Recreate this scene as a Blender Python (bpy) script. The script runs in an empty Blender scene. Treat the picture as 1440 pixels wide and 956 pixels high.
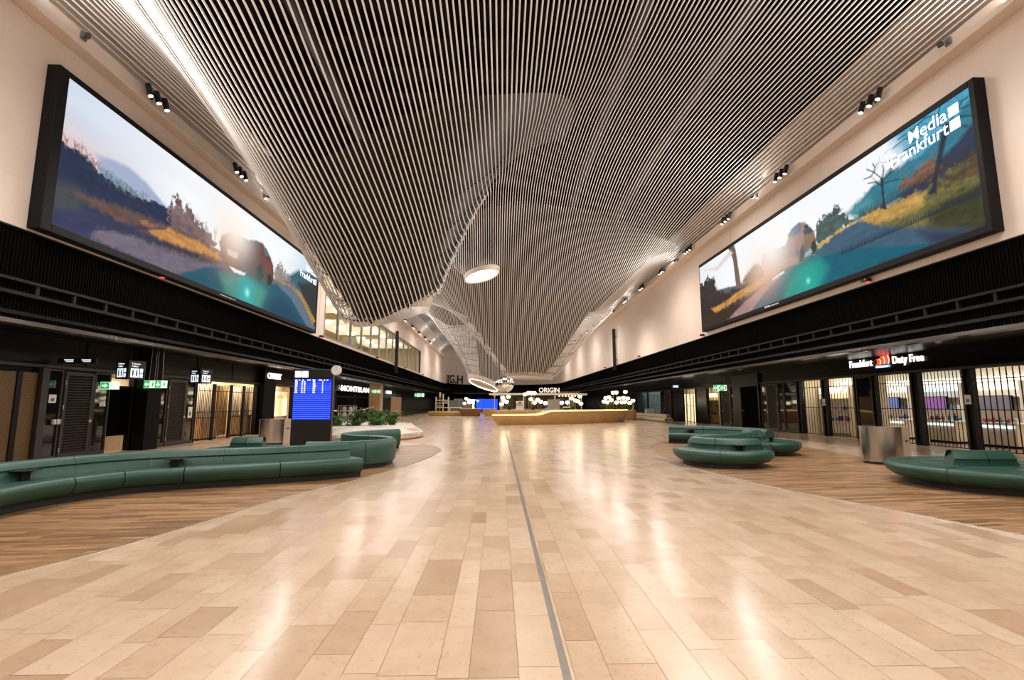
import bpy, bmesh, math, random
import numpy as np
from mathutils import Vector, Matrix
random.seed(7); RNG = np.random.default_rng(5)
SC = bpy.context.scene; COL = SC.collection
R_ = math.radians

# ------------------------------------------------------------------ materials
MATS = {}
def mat(name, col, rough=.5, metal=0., emit=None, es=0., bump=0., var=.06, scale=8., coat=0., spec=.5, trans=0., alpha=1.):
    if name in MATS: return MATS[name]
    m = bpy.data.materials.new(name); m.use_nodes = True
    nt = m.node_tree; b = nt.nodes['Principled BSDF']
    b.inputs['Roughness'].default_value = rough; b.inputs['Metallic'].default_value = metal
    b.inputs['Specular IOR Level'].default_value = spec
    b.inputs['Coat Weight'].default_value = coat
    b.inputs['Transmission Weight'].default_value = trans
    b.inputs['Alpha'].default_value = alpha
    tc = nt.nodes.new('ShaderNodeTexCoord'); nz = nt.nodes.new('ShaderNodeTexNoise')
    nz.inputs['Scale'].default_value = scale; nz.inputs['Detail'].default_value = 3
    nt.links.new(tc.outputs['Object'], nz.inputs['Vector'])
    rp = nt.nodes.new('ShaderNodeValToRGB')
    c = np.array(col[:3])
    rp.color_ramp.elements[0].position = .3; rp.color_ramp.elements[1].position = .7
    rp.color_ramp.elements[0].color = (*np.clip(c*(1-var), 0, 1), 1)
    rp.color_ramp.elements[1].color = (*np.clip(c*(1+var), 0, 1), 1)
    nt.links.new(nz.outputs['Fac'], rp.inputs['Fac'])
    nt.links.new(rp.outputs['Color'], b.inputs['Base Color'])
    if bump:
        bp = nt.nodes.new('ShaderNodeBump'); bp.inputs['Strength'].default_value = bump; bp.inputs['Distance'].default_value = .01
        nt.links.new(nz.outputs['Fac'], bp.inputs['Height']); nt.links.new(bp.outputs['Normal'], b.inputs['Normal'])
    if emit is not None:
        b.inputs['Emission Color'].default_value = (*emit[:3], 1); b.inputs['Emission Strength'].default_value = es
    MATS[name] = m
    return m

def N(m): return m.node_tree.nodes, m.node_tree.links, m.node_tree.nodes['Principled BSDF']

# ------------------------------------------------------------------ mesh builder
class MB:
    def __init__(s): s.v = []; s.f = []; s.mi = []; s.cur = 0
    def mesh(s, vs, fs):
        b = len(s.v); s.v.extend([tuple(p) for p in vs])
        for f in fs: s.f.append(tuple(b+i for i in f)); s.mi.append(s.cur)
        return s
    def quad(s, a, b, c, d): return s.mesh([a, b, c, d], [(0, 1, 2, 3)])
    def box(s, x0, x1, y0, y1, z0, z1):
        x0, x1 = min(x0, x1), max(x0, x1); y0, y1 = min(y0, y1), max(y0, y1); z0, z1 = min(z0, z1), max(z0, z1)
        return s.mesh([(x0,y0,z0),(x1,y0,z0),(x1,y1,z0),(x0,y1,z0),(x0,y0,z1),(x1,y0,z1),(x1,y1,z1),(x0,y1,z1)],
               [(3,2,1,0),(4,5,6,7),(0,1,5,4),(1,2,6,5),(2,3,7,6),(3,0,4,7)])
    def bbox(s, x0, x1, y0, y1, z0, z1, c=.02):
        """box with chamfered edges"""
        bm = bmesh.new(); bmesh.ops.create_cube(bm, size=1)
        for v in bm.verts: v.co = Vector((x0+(v.co.x+.5)*(x1-x0), y0+(v.co.y+.5)*(y1-y0), z0+(v.co.z+.5)*(z1-z0)))
        bmesh.ops.bevel(bm, geom=list(bm.edges), offset=c, segments=2, affect='EDGES', profile=.5)
        bm.normal_update(); s.bm(bm); return s
    def bm(s, bm):
        bm.verts.index_update()
        s.mesh([tuple(v.co) for v in bm.verts], [tuple(v.index for v in f.verts) for f in bm.faces]); bm.free(); return s
    def tube(s, path, r, n=8, caps=True, closed=False):
        P = [Vector(p) for p in path]; m = len(P); rs = r if isinstance(r, (list, tuple)) else [r]*m
        ref = None; rings = []
        for i, p in enumerate(P):
            if closed: t = P[(i+1) % m]-P[i-1]
            else: t = P[min(i+1, m-1)]-P[max(i-1, 0)]
            t = t.normalized() if t.length > 1e-9 else Vector((0, 0, 1))
            if ref is None: ref = Vector((0, 0, 1)) if abs(t.z) < .9 else Vector((1, 0, 0))
            a = ref-t*ref.dot(t)
            if a.length < 1e-6: a = t.orthogonal()
            a.normalize(); ref = a; b = t.cross(a)
            rings.append([p+(a*math.cos(2*math.pi*k/n)+b*math.sin(2*math.pi*k/n))*rs[i] for k in range(n)])
        vs = [q for rg in rings for q in rg]; fs = []
        for i in range(m if closed else m-1):
            j = (i+1) % m
            for k in range(n): fs.append((i*n+k, i*n+(k+1) % n, j*n+(k+1) % n, j*n+k))
        if caps and not closed:
            fs.append(tuple(range(n))[::-1]); fs.append(tuple((m-1)*n+k for k in range(n)))
        return s.mesh(vs, fs)
    def cyl(s, a, b, r, n=16, r2=None): return s.tube([a, b], [r, r if r2 is None else r2], n)
    def lathe(s, prof, c=(0, 0, 0), n=24, sx=1., sy=1., rot=0.):
        vs = []; fs = []
        for (r, z) in prof:
            for k in range(n):
                t = 2*math.pi*k/n; x, y = r*math.cos(t)*sx, r*math.sin(t)*sy
                vs.append((c[0]+x*math.cos(rot)-y*math.sin(rot), c[1]+x*math.sin(rot)+y*math.cos(rot), c[2]+z))
        for i in range(len(prof)-1):
            for k in range(n): fs.append((i*n+k, i*n+(k+1) % n, (i+1)*n+(k+1) % n, (i+1)*n+k))
        fs.append(tuple(range(n))[::-1]); fs.append(tuple((len(prof)-1)*n+k for k in range(n)))
        return s.mesh(vs, fs)
    def prism(s, poly, z0, z1):
        n = len(poly)
        return s.mesh([(x, y, z0) for x, y in poly]+[(x, y, z1) for x, y in poly],
               [tuple(range(n))[::-1], tuple(range(n, 2*n))]+[(i, (i+1) % n, n+(i+1) % n, n+i) for i in range(n)])
    def sweep(s, path, section, closed=False, caps=True, tans=None):
        """path: plan points (x,y); section: (offset to the right of travel, z) polygon, closed"""
        m = len(path); n = len(section); vs = []; fs = []
        for i in range(m):
            if closed: a, b = Vector(path[i-1]), Vector(path[(i+1) % m])
            else: a, b = Vector(path[max(i-1, 0)]), Vector(path[min(i+1, m-1)])
            t = (b-a).normalized() if tans is None else tans[i]; nr = Vector((t.y, -t.x))
            for (o, z) in section: vs.append((path[i][0]+nr.x*o, path[i][1]+nr.y*o, z))
        for i in range(m if closed else m-1):
            j = (i+1) % m
            for k in range(n): fs.append((i*n+k, j*n+k, j*n+(k+1) % n, i*n+(k+1) % n))
        if caps and not closed:
            fs.append(tuple(range(n))); fs.append(tuple((m-1)*n+k for k in range(n))[::-1])
        return s.mesh(vs, fs)
    def sphere(s, c, r, n=16, m=10, sz=1.):
        prof = [(max(1e-4, r*math.sin(math.pi*i/m)), -r*sz*math.cos(math.pi*i/m)) for i in range(m+1)]
        return s.lathe(prof, c, n)
    def xf(s, M):
        s.v = [tuple(M @ Vector(p)) for p in s.v]; return s
    def build(s, name, material, parent=None, smooth=False, recalc=True):
        me = bpy.data.meshes.new(name); me.from_pydata(s.v, [], s.f)
        ms = material if isinstance(material, (list, tuple)) else [material]
        for mm in ms: me.materials.append(mm)
        if len(ms) > 1: me.polygons.foreach_set('material_index', s.mi)
        if recalc:
            bm = bmesh.new(); bm.from_mesh(me); bmesh.ops.recalc_face_normals(bm, faces=bm.faces[:]); bm.to_mesh(me); bm.free()
        if smooth:
            me.shade_smooth()
            if smooth is not True: me.set_sharp_from_angle(angle=R_(smooth))
        o = bpy.data.objects.new(name, me); COL.objects.link(o)
        if parent is not None: o.parent = parent
        return o

def tag(o, label, cat, group=None):
    o['label'] = label; o['category'] = cat
    if group: o['group'] = group
    return o
def thing(name, label, cat, loc=(0, 0, 0), rz=0., group=None):
    o = bpy.data.objects.new(name, None); COL.objects.link(o)
    o.location = loc; o.rotation_euler = (0, 0, rz); o.empty_display_size = .2
    return tag(o, label, cat, group)
def struct(o): o['kind'] = 'structure'; return o
def kids(o): return [c for c in bpy.data.objects if c.parent == o]
CH = {}
def dup(root, loc, rz, label, group=None, mirror=None):
    if root.name not in CH: CH[root.name] = [(c, kids(c)) for c in kids(root)]
    r = root.copy(); COL.objects.link(r); r.location = loc; r.rotation_euler = (0, 0, rz)
    r['label'] = label
    if group: r['group'] = group
    for ch, gs in CH[root.name]:
        c = ch.copy(); COL.objects.link(c); c.parent = r
        for g in gs:
            d = g.copy(); COL.objects.link(d); d.parent = c
    return r
def text_mb(string, size, M, extrude=.01, align='CENTER', shear=0., sx=1., bold=0.):
    """lettering as mesh; text plane XY -> matrix M"""
    cu = bpy.data.curves.new('lettering', 'FONT'); cu.body = string; cu.size = size; cu.extrude = extrude
    cu.align_x = align; cu.align_y = 'CENTER'; cu.shear = shear; cu.offset = bold; cu.resolution_u = 3
    o = bpy.data.objects.new('lettering_tmp', cu); COL.objects.link(o)
    dg = bpy.context.evaluated_depsgraph_get(); dg.update()
    me = o.evaluated_get(dg).to_mesh()
    mb = MB(); mb.mesh([(v.co.x*sx, v.co.y, v.co.z) for v in me.vertices], [tuple(p.vertices) for p in me.polygons])
    o.evaluated_get(dg).to_mesh_clear(); bpy.data.objects.remove(o); bpy.data.curves.remove(cu)
    return mb.xf(M)
def face_M(loc, right, up):
    """matrix: local x->right, y->up, z->right x up"""
    r = Vector(right).normalized(); u = Vector(up).normalized(); n = r.cross(u)
    M = Matrix(((r.x, u.x, n.x, loc[0]), (r.y, u.y, n.y, loc[1]), (r.z, u.z, n.z, loc[2]), (0, 0, 0, 1)))
    return M
def light(kind, name, loc, energy, col=(1, .86, .72), size=.2, size_y=None, aim=None, spot=None, blend=.6):
    l = bpy.data.lights.new(name, kind); l.energy = energy; l.color = col
    o = bpy.data.objects.new(name, l); COL.objects.link(o); o.location = loc
    if kind == 'AREA':
        l.shape = 'RECTANGLE' if size_y else 'DISK'; l.size = size
        if size_y: l.size_y = size_y
    else: l.shadow_soft_size = size
    if kind == 'SPOT': l.spot_size = spot or R_(70); l.spot_blend = blend
    if aim is not None:
        d = Vector(aim)-Vector(loc); o.rotation_euler = d.to_track_quat('-Z', 'Y').to_euler()
    return o
def catmull(pts, n=8, closed=False):
    P = [Vector(p) for p in pts]; m = len(P); out = []
    for i in range(m if closed else m-1):
        if closed: a, b, c, d = P[i-1], P[i], P[(i+1) % m], P[(i+2) % m]
        else: a, b, c, d = P[max(i-1, 0)], P[i], P[i+1], P[min(i+2, m-1)]
        for k in range(n):
            t = k/n
            out.append(.5*((2*b)+(c-a)*t+(2*a-5*b+4*c-d)*t*t+(3*b-a-3*c+d)*t**3))
    if not closed: out.append(P[-1].copy())
    return out

# ------------------------------------------------------------------ camera
cam = bpy.data.cameras.new('camera'); co = bpy.data.objects.new('camera', cam); COL.objects.link(co)
PIT = math.atan(89/690.); YAW = math.atan(19/690.*math.cos(PIT))
co.location = (0, 0, 1.5); co.rotation_euler = (math.pi/2+PIT, 0, -YAW)
cam.sensor_width = 36; cam.lens = 36*690/1440.; cam.clip_end = 400; cam.clip_start = .05
SC.camera = co
SC.view_settings.view_transform = 'Standard'; SC.view_settings.look = 'None'
SC.view_settings.gamma = 1; SC.view_settings.use_curve_mapping = False
SC.view_settings.exposure = EXPOSURE = 0.0
w = bpy.data.worlds.new('world'); SC.world = w; w.use_nodes = True
w.node_tree.nodes['Background'].inputs[0].default_value = (.9, .75, .62, 1)
w.node_tree.nodes['Background'].inputs[1].default_value = .01
SC.cycles.max_bounces = 6; SC.cycles.diffuse_bounces = 4; SC.cycles.glossy_bounces = 3
SC.cycles.sample_clamp_indirect = 6.

# ------------------------------------------------------------------ key dimensions
XL, XR = -9.7, 11.0          # upper walls
SL, SR = -11.85, 15.2        # shop fronts
ZF0, ZF1 = 3.15, 5.02        # dark fascia
Y0, YE = -14., 95.
# ------------------------------------------------------------------ floor
def tile_material():
    m = mat('limestone', (.66, .50, .37), rough=.16, spec=.22)
    n, l, b = N(m)
    at = n.new('ShaderNodeAttribute'); at.attribute_name = 'tint'
    rp = n.new('ShaderNodeValToRGB'); e = rp.color_ramp.elements
    e[0].position = 0; e[0].color = (.49, .345, .235, 1); e[1].position = 1; e[1].color = (.66, .515, .39, 1)
    k = rp.color_ramp.elements.new(.3); k.color = (.53, .385, .265, 1); k = rp.color_ramp.elements.new(.6); k.color = (.60, .455, .325, 1)
    l.new(at.outputs['Fac'], rp.inputs['Fac'])
    tc = n.new('ShaderNodeTexCoord')
    n1 = n.new('ShaderNodeTexNoise'); n1.inputs['Scale'].default_value = 2.2; n1.inputs['Detail'].default_value = 8; n1.inputs['Roughness'].default_value = .7
    n2 = n.new('ShaderNodeTexNoise'); n2.inputs['Scale'].default_value = 22; n2.inputs['Detail'].default_value = 5
    ad = n.new('ShaderNodeVectorMath'); ad.operation = 'ADD'
    sc = n.new('ShaderNodeVectorMath'); sc.operation = 'SCALE'; sc.inputs['Scale'].default_value = 37.
    cx = n.new('ShaderNodeCombineXYZ'); l.new(at.outputs['Fac'], cx.inputs[2])
    l.new(cx.outputs[0], sc.inputs[0]); l.new(tc.outputs['Object'], ad.inputs[0]); l.new(sc.outputs[0], ad.inputs[1])
    l.new(ad.outputs[0], n1.inputs['Vector']); l.new(ad.outputs[0], n2.inputs['Vector'])
    r1 = n.new('ShaderNodeValToRGB'); r1.color_ramp.elements[0].position = .35; r1.color_ramp.elements[1].position = .75
    r1.color_ramp.elements[0].color = (.90, .86, .82, 1); r1.color_ramp.elements[1].color = (1.08, 1.06, 1.04, 1)
    l.new(n1.outputs['Fac'], r1.inputs['Fac'])
    r2 = n.new('ShaderNodeValToRGB'); r2.color_ramp.elements[0].position = .28; r2.color_ramp.elements[1].position = .42
    r2.color_ramp.elements[0].color = (.84, .74, .65, 1); r2.color_ramp.elements[1].color = (1, 1, 1, 1)
    l.new(n2.outputs['Fac'], r2.inputs['Fac'])
    m1 = n.new('ShaderNodeMix'); m1.data_type = 'RGBA'; m1.blend_type = 'MULTIPLY'; m1.inputs[0].default_value = 1
    m2 = n.new('ShaderNodeMix'); m2.data_type = 'RGBA'; m2.blend_type = 'MULTIPLY'; m2.inputs[0].default_value = .55
    l.new(rp.outputs[0], m1.inputs[6]); l.new(r1.outputs[0], m1.inputs[7]); l.new(m1.outputs[2], m2.inputs[6]); l.new(r2.outputs[0], m2.inputs[7])
    l.new(m2.outputs[2], b.inputs['Base Color'])
    mr = n.new('ShaderNodeMapRange'); mr.inputs[3].default_value = .12; mr.inputs[4].default_value = .26
    l.new(n1.outputs['Fac'], mr.inputs[0]); l.new(mr.outputs[0], b.inputs['Roughness'])
    return m
def build_floor():
    vs = []; fs = []; tint = []
    wid = [.31, .20, .30, .24, .20, .33, .18, .28]
    x = -16.2; ci = 0
    r = random.Random(3)
    while x < 24:
        wd = wid[ci % len(wid)]; 
        y = 0.4+r.random()*-.8; first = True
        edges = [-14.]
        yy = -14+r.random()
        ln = .68 if wd > .25 else .62
        if x < -12.4 or x > 15.6: ln = 2.
        while yy < 104: edges.append(yy); yy += ln*(r.choice([.7, 1., 1., 1.3]) if yy < 45 else 2.)
        edges.append(104)
        g = .0018
        colt = r.random()*.25
        for a, b in zip(edges[:-1], edges[1:]):
            k = len(vs); vs += [(x+g, a+g, 0), (x+wd-g, a+g, 0), (x+wd-g, b-g, 0), (x, b-g, 0)]
            fs.append((k, k+1, k+2, k+3)); t = r.betavariate(2.6, 1.5); tint.append(min(1, max(0, t*.85+colt-.1+.1)) if r.random() > .06 else r.random()*.2)
        x += wd; ci += 1
    me = bpy.data.meshes.new('floor'); me.from_pydata(vs, [], fs)
    a = me.attributes.new('tint', 'FLOAT', 'FACE'); a.data.foreach_set('value', tint)
    me.materials.append(tile_material())
    o = struct(bpy.data.objects.new('floor', me)); COL.objects.link(o)
    g = MB().box(-26, 30, -14.2, 106, -.12, -.0025).build('floor_grout', mat('grout', (.30, .22, .16), .7)); struct(g)
build_floor()
def wood_material():
    m = mat('plank_wood', (.30, .17, .09), rough=.34, spec=.35)
    n, l, b = N(m)
    tc = n.new('ShaderNodeTexCoord'); mp = n.new('ShaderNodeMapping'); mp.inputs['Rotation'].default_value = (0, 0, R_(-6))
    l.new(tc.outputs['Object'], mp.inputs['Vector'])
    br = n.new('ShaderNodeTexBrick'); br.inputs['Scale'].default_value = 1; br.inputs['Brick Width'].default_value = .9; br.inputs['Row Height'].default_value = .085
    br.inputs['Mortar Size'].default_value = .0012; br.inputs['Color1'].default_value = (0, 0, 0, 1); br.inputs['Color2'].default_value = (1, 1, 1, 1); br.inputs['Mortar'].default_value = (0, 0, 0, 1)
    br.offset = .37; br.squash = 1
    l.new(mp.outputs[0], br.inputs['Vector'])
    rp = n.new('ShaderNodeValToRGB'); e = rp.color_ramp.elements
    e[0].color = (.23, .132, .068, 1); e[1].color = (.52, .33, .185, 1); k = e.new(.5); k.color = (.37, .22, .118, 1)
    l.new(br.outputs['Color'], rp.inputs['Fac'])
    st = n.new('ShaderNodeMapping'); st.inputs['Scale'].default_value = (1.2, 26, 1); l.new(mp.outputs[0], st.inputs['Vector'])
    nz = n.new('ShaderNodeTexNoise'); nz.inputs['Scale'].default_value = 1.6; nz.inputs['Detail'].default_value = 6; l.new(st.outputs[0], nz.inputs['Vector'])
    r2 = n.new('ShaderNodeValToRGB'); r2.color_ramp.elements[0].position = .3; r2.color_ramp.elements[1].position = .72
    r2.color_ramp.elements[0].color = (.52, .46, .40, 1); r2.color_ramp.elements[1].color = (1.3, 1.26, 1.18, 1); l.new(nz.outputs['Fac'], r2.inputs['Fac'])
    mx = n.new('ShaderNodeMix'); mx.data_type = 'RGBA'; mx.blend_type = 'MULTIPLY'; mx.inputs[0].default_value = 1
    l.new(rp.outputs[0], mx.inputs[6]); l.new(r2.outputs[0], mx.inputs[7]); l.new(mx.outputs[2], b.inputs['Base Color'])
    return m
WOOD = wood_material()
STEEL = mat('brushed_steel', (.55, .52, .48), .32, 1.)
def patch(name, pts, z=.004):
    c = catmull([Vector((x, y, 0)) for x, y in pts], 8, True)
    o = MB().prism([(p.x, p.y) for p in c], .0005, z).build(name, WOOD); struct(o)
    t = MB().tube([(p.x, p.y, z-.001) for p in c], .006, 5, closed=True).build('trim_wood_edge', STEEL); struct(t)
patch('floor_wood_left', [(-4.75, 3.4), (-4.34, 4.63), (-3.95, 5.75), (-3.42, 8.2), (-2.7, 10.29), (-2.05, 13.2), (-1.85, 15.2), (-1.95, 16.8), (-2.7, 18.3), (-4.2, 18.6), (-5.9, 17.2), (-7.6, 14.2), (-8.6, 10.), (-8.9, 6.), (-8.4, 2.6), (-6.6, 1.6), (-5.3, 2.2)])
patch('floor_wood_right', [(6.35, 4.5), (5.98, 5.69), (5.58, 7.15), (5.03, 8.83), (4.68, 11.03), (4.62, 13.56), (5.05, 16.5), (6.3, 19.1), (8.2, 20.2), (9.9, 19.6), (10.6, 17.45), (10.35, 14.6), (10.1, 12.4), (9.95, 11.), (10.4, 8.), (10.5, 5.), (9.6, 2.8), (7.6, 2.6)])
seam = MB().box(.362, .407, -14, 100, .0005, .003).build('trim_floor_joint', STEEL); struct(seam)

# ------------------------------------------------------------------ upper walls
def wall_material():
    m = mat('cream_wall_panel', (.74, .60, .49), rough=.55)
    n, l, b = N(m)
    tc = n.new('ShaderNodeTexCoord'); sp = n.new('ShaderNodeSeparateXYZ'); cb = n.new('ShaderNodeCombineXYZ')
    l.new(tc.outputs['Object'], sp.inputs[0]); l.new(sp.outputs['Y'], cb.inputs[0]); l.new(sp.outputs['Z'], cb.inputs[1])
    br = n.new('ShaderNodeTexBrick'); br.inputs['Scale'].default_value = 1; br.inputs['Brick Width'].default_value = 1.2; br.inputs['Row Height'].default_value = .6
    br.inputs['Mortar Size'].default_value = .003; br.inputs['Color1'].default_value = (.765, .645, .555, 1); br.inputs['Color2'].default_value = (.74, .615, .525, 1); br.inputs['Mortar'].default_value = (.68, .56, .48, 1)
    l.new(cb.outputs[0], br.inputs['Vector']); l.new(br.outputs['Color'], b.inputs['Base Color'])
    return m
CREAM = wall_material()
CREAM2 = mat('cream_paint', (.76, .65, .56), .6, var=.02)
TH = .4
ZT = 12.0
WY0, WY1, WZ0, WZ1 = 27.2, 61.0, 5.15, 7.95
m = MB().box(XL-TH, XL, Y0, WY0, ZF1, ZT).box(XL-TH, XL, WY1, 85, ZF1, ZT).box(XL-TH, XL, WY0, WY1, ZF1, WZ0).box(XL-TH, XL, WY0, WY1, WZ1, ZT)
struct(m.build('wall_left', CREAM))
struct(MB().box(XR, XR+TH, Y0, 85, ZF1, ZT).build('wall_right', CREAM))
def far_arc(inset=0., n=24):
    p = []
    r = 10-inset
    for k in range(n+1):
        t = math.pi-math.pi/2*k/n; p.append((XL+10+r*math.cos(t), 85+r*math.sin(t)))
    for k in range(n+1):
        t = math.pi/2-math.pi/2*k/n; p.append((XR-10+r*math.cos(t), 85+r*math.sin(t)))
    return p
struct(MB().sweep(far_arc(), [(-TH, ZF1), (0, ZF1), (0, ZT), (-TH, ZT)]).build('wall_back', CREAM2))
struct(MB().box(XL-6, XR+10, Y0-.3, Y0, 0, 13).build('wall_front', CREAM2))
# panel seams of the long walls
sm = MB()
for y in (7.7, 26.4, 45, 64, 77): sm.box(XL, XL+.004, y, y+.02, ZF1, 9.4)
for y in (8.6, 22.2, 46, 60, 74): sm.box(XR-.004, XR, y, y+.02, ZF1, 9.75)
struct(sm.build('trim_wall_joints', mat('joint_brown', (.42, .30, .22), .7)))
# top band carrying the spotlights, with a ledge
BL, BR = -9.35, 10.62
ZBL, ZBR = 9.42, 9.75
struct(MB().bbox(XL, BL, Y0, 85, ZBL, ZBL+.38, .02).build('trim_band_left', CREAM2))
struct(MB().bbox(BR, XR, Y0, 85, ZBR, ZBR+.38, .02).build('trim_band_right', CREAM2))
struct(MB().sweep(far_arc(), [(0, 9.55), (.36, 9.55), (.36, 10.4), (0, 10.4)]).build('trim_band_back', CREAM2))
# black skirting line on top of the fascia
BLK = mat('black_metal', (.007, .0065, .0065), .4, spec=.25)
BLK2 = mat('black_fascia', (.005, .0046, .0043), .9, spec=0)
DRKB = mat('dark_bronze', (.035, .026, .021), .4, .3)

# ------------------------------------------------------------------ dark fascia with vertical fins
def outline(inset, ya=Y0, n=24):
    return [(XL+inset, ya)]+[(x, y) for x, y in far_arc(inset, n)]+[(XR-inset, ya)]
OUT = outline(0.)
struct(MB().sweep(outline(-.09), [(-.1, ZF0), (0, ZF0), (0, ZF1), (-.1, ZF1)]).build('wall_fascia_backing', mat('fascia_backing', (.003, .0028, .0026), .9, spec=0)))
fn = MB()
y = Y0
while y < 84:
    for X, s in ((XL, 1), (XR, -1)):
        fn.box(X-s*.09, X, y, y+.03, ZF0+.04, ZF1-.03)
    y += .08 if y < 30 else .16
struct(fn.build('trim_fascia_fins', BLK2))
struct(MB().sweep(OUT, [(-.26, ZF1-.03), (.02, ZF1-.03), (.02, ZF1), (-.26, ZF1)]).build('trim_fascia_top', BLK))
rail = MB().sweep(OUT, [(-.1, 3.93), (.07, 3.93), (.07, 3.99), (-.1, 3.99)]).sweep(OUT, [(-.1, 3.66), (.07, 3.66), (.07, 3.73), (-.1, 3.73)])
struct(rail.build('trim_fascia_rail', mat('rail_grey', (.020, .018, .017), .6, 0, spec=.1)))
rb = MB(); y = 4.
while y < 84:
    for X, s in ((XL, 1), (XR, -1)): rb.box(X+s*.0, X+s*.05, y, y+.07, 3.73, 3.93)
    y += .9
struct(rb.build('trim_fascia_rail_posts', MATS['rail_grey']))
nose = MB().sweep(OUT, [(-.3, ZF0-.06), (.04, ZF0-.06), (.04, ZF0+.03), (-.3, ZF0+.03)])
struct(nose.build('trim_fascia_nosing', mat('polished_bronze', (.07, .06, .053), .22, .6)))
# soffits over the shop fronts
SOF = mat('soffit_gloss', (.005, .0045, .0043), .30, 0, spec=.15)
struct(MB().box(SL-.2, XL+.02, Y0, 96, ZF0+.12, ZF0+.2).build('ceiling_soffit_left', SOF))
struct(MB().box(XR-.02, SR+.2, Y0, 96, ZF0+.2, ZF0+.28).build('ceiling_soffit_right', SOF))
struct(MB().box(SL-.2, SR+.2, 84.9, 104, ZF0+.12, ZF0+.2).build('ceiling_soffit_back', SOF))
struct(MB().box(-26, 30, 100, 100.3, 0, 4).build('wall_far_shops', BLK2))
# ------------------------------------------------------------------ slatted ceiling with three funnels
#        Xc, Yc, R, drop-bottom z, w, p, front elongation, back elongation, tilt x, tilt y
FUN = [(-3.95, 18.0, 1.38, 4.85, 2.35, 1.15, 2.7, 1.1, .02, 0.),
       (2.55, 40.0, 1.75, 3.65, 4.0, 1.5, 1.7, 1.0, .0, 0.),
       (-1.55, 50.0, 1.5, 3.45, 2.2, 1.1, 1.2, 1.2, -.42, -.22)]
DISC = (-1.05, 29.3, 1.0, 9.35)
def base_z(X, Y):
    e = 9.72+(X+9.3)/19.9*.36
    a = np.clip(1-((X-.6)/10.2)**2, 0, 1)
    tl = np.clip((X+9.55)/1.9, 0, 1); tr = np.clip((10.95-X)/.6, 0, 1)
    e = e+1.15*np.sin(math.pi/2*tl)*np.where(X > -7.65, np.exp(-((X+7.65)/1.15)**2), 1)
    e = e+.22*np.sin(math.pi/2*tr)
    return e+a*(1.45+1.3*np.exp(-((Y-20)/8.)**2))
def surf(X, Y):
    X = np.asarray(X, float); Y = np.asarray(Y, float)
    b = base_z(X, Y); acc = np.zeros(b.shape); tilt = np.zeros(b.shape)
    sm = lambda t: np.clip(t, 0, 1)**2*(3-2*np.clip(t, 0, 1))
    fade = sm((X+9.45)/2.0)*sm((10.75-X)/2.4)
    for (xc, yc, r, zb, w_, p_, ef, eb, tx, ty) in FUN:
        dx, dy = X-xc, Y-yc
        rt = np.sqrt(dx*dx+dy*dy)+1e-6
        s2 = (dy/rt)**2
        f = 1+(np.where(dy < 0, ef, eb)-1)*s2
        d = np.maximum(rt-r, 0)/f
        A = base_z(np.array(xc), np.array(yc))-zb
        acc += (np.maximum(A*np.exp(-(d/w_)**p_), 0)*np.where(rt < r+.6, 1, fade))**4
        tilt += (tx*dx+ty*dy)*np.exp(-(d/.8)**2)
    # long ramp that leads down to the near funnel
    f = FUN[0]; dY = f[1]-Y
    sp = np.where(Y < 8, 2.75*np.exp(-(8-Y)/9.), 2.75+(np.clip(Y, 8, 16.7)-8)*.415)
    xs_ = f[0]-.075*np.clip(dY, 0, 14)
    ramp = sp*np.exp(-(np.abs(X-xs_)/3.5)**1.8)*np.where(Y > f[1], np.exp(-((Y-f[1])/1.2)**2), 1)
    acc += np.where(np.hypot(X-f[0], Y-f[1]) < f[2]+.3, 0, ramp*fade)**4
    z = b-acc**.25+tilt
    k = np.exp(-(np.hypot(X-DISC[0], Y-DISC[1])/1.75)**4)
    return z*(1-k)+(DISC[3]+.30*(X-DISC[0])-.05*(Y-DISC[1]))*k
def shift(X, Y):
    X = np.asarray(X, float)
    return 1.0*np.exp(-((Y-18)/6.5)**2)*np.exp(-((X+4.6)/3.)**2)
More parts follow.
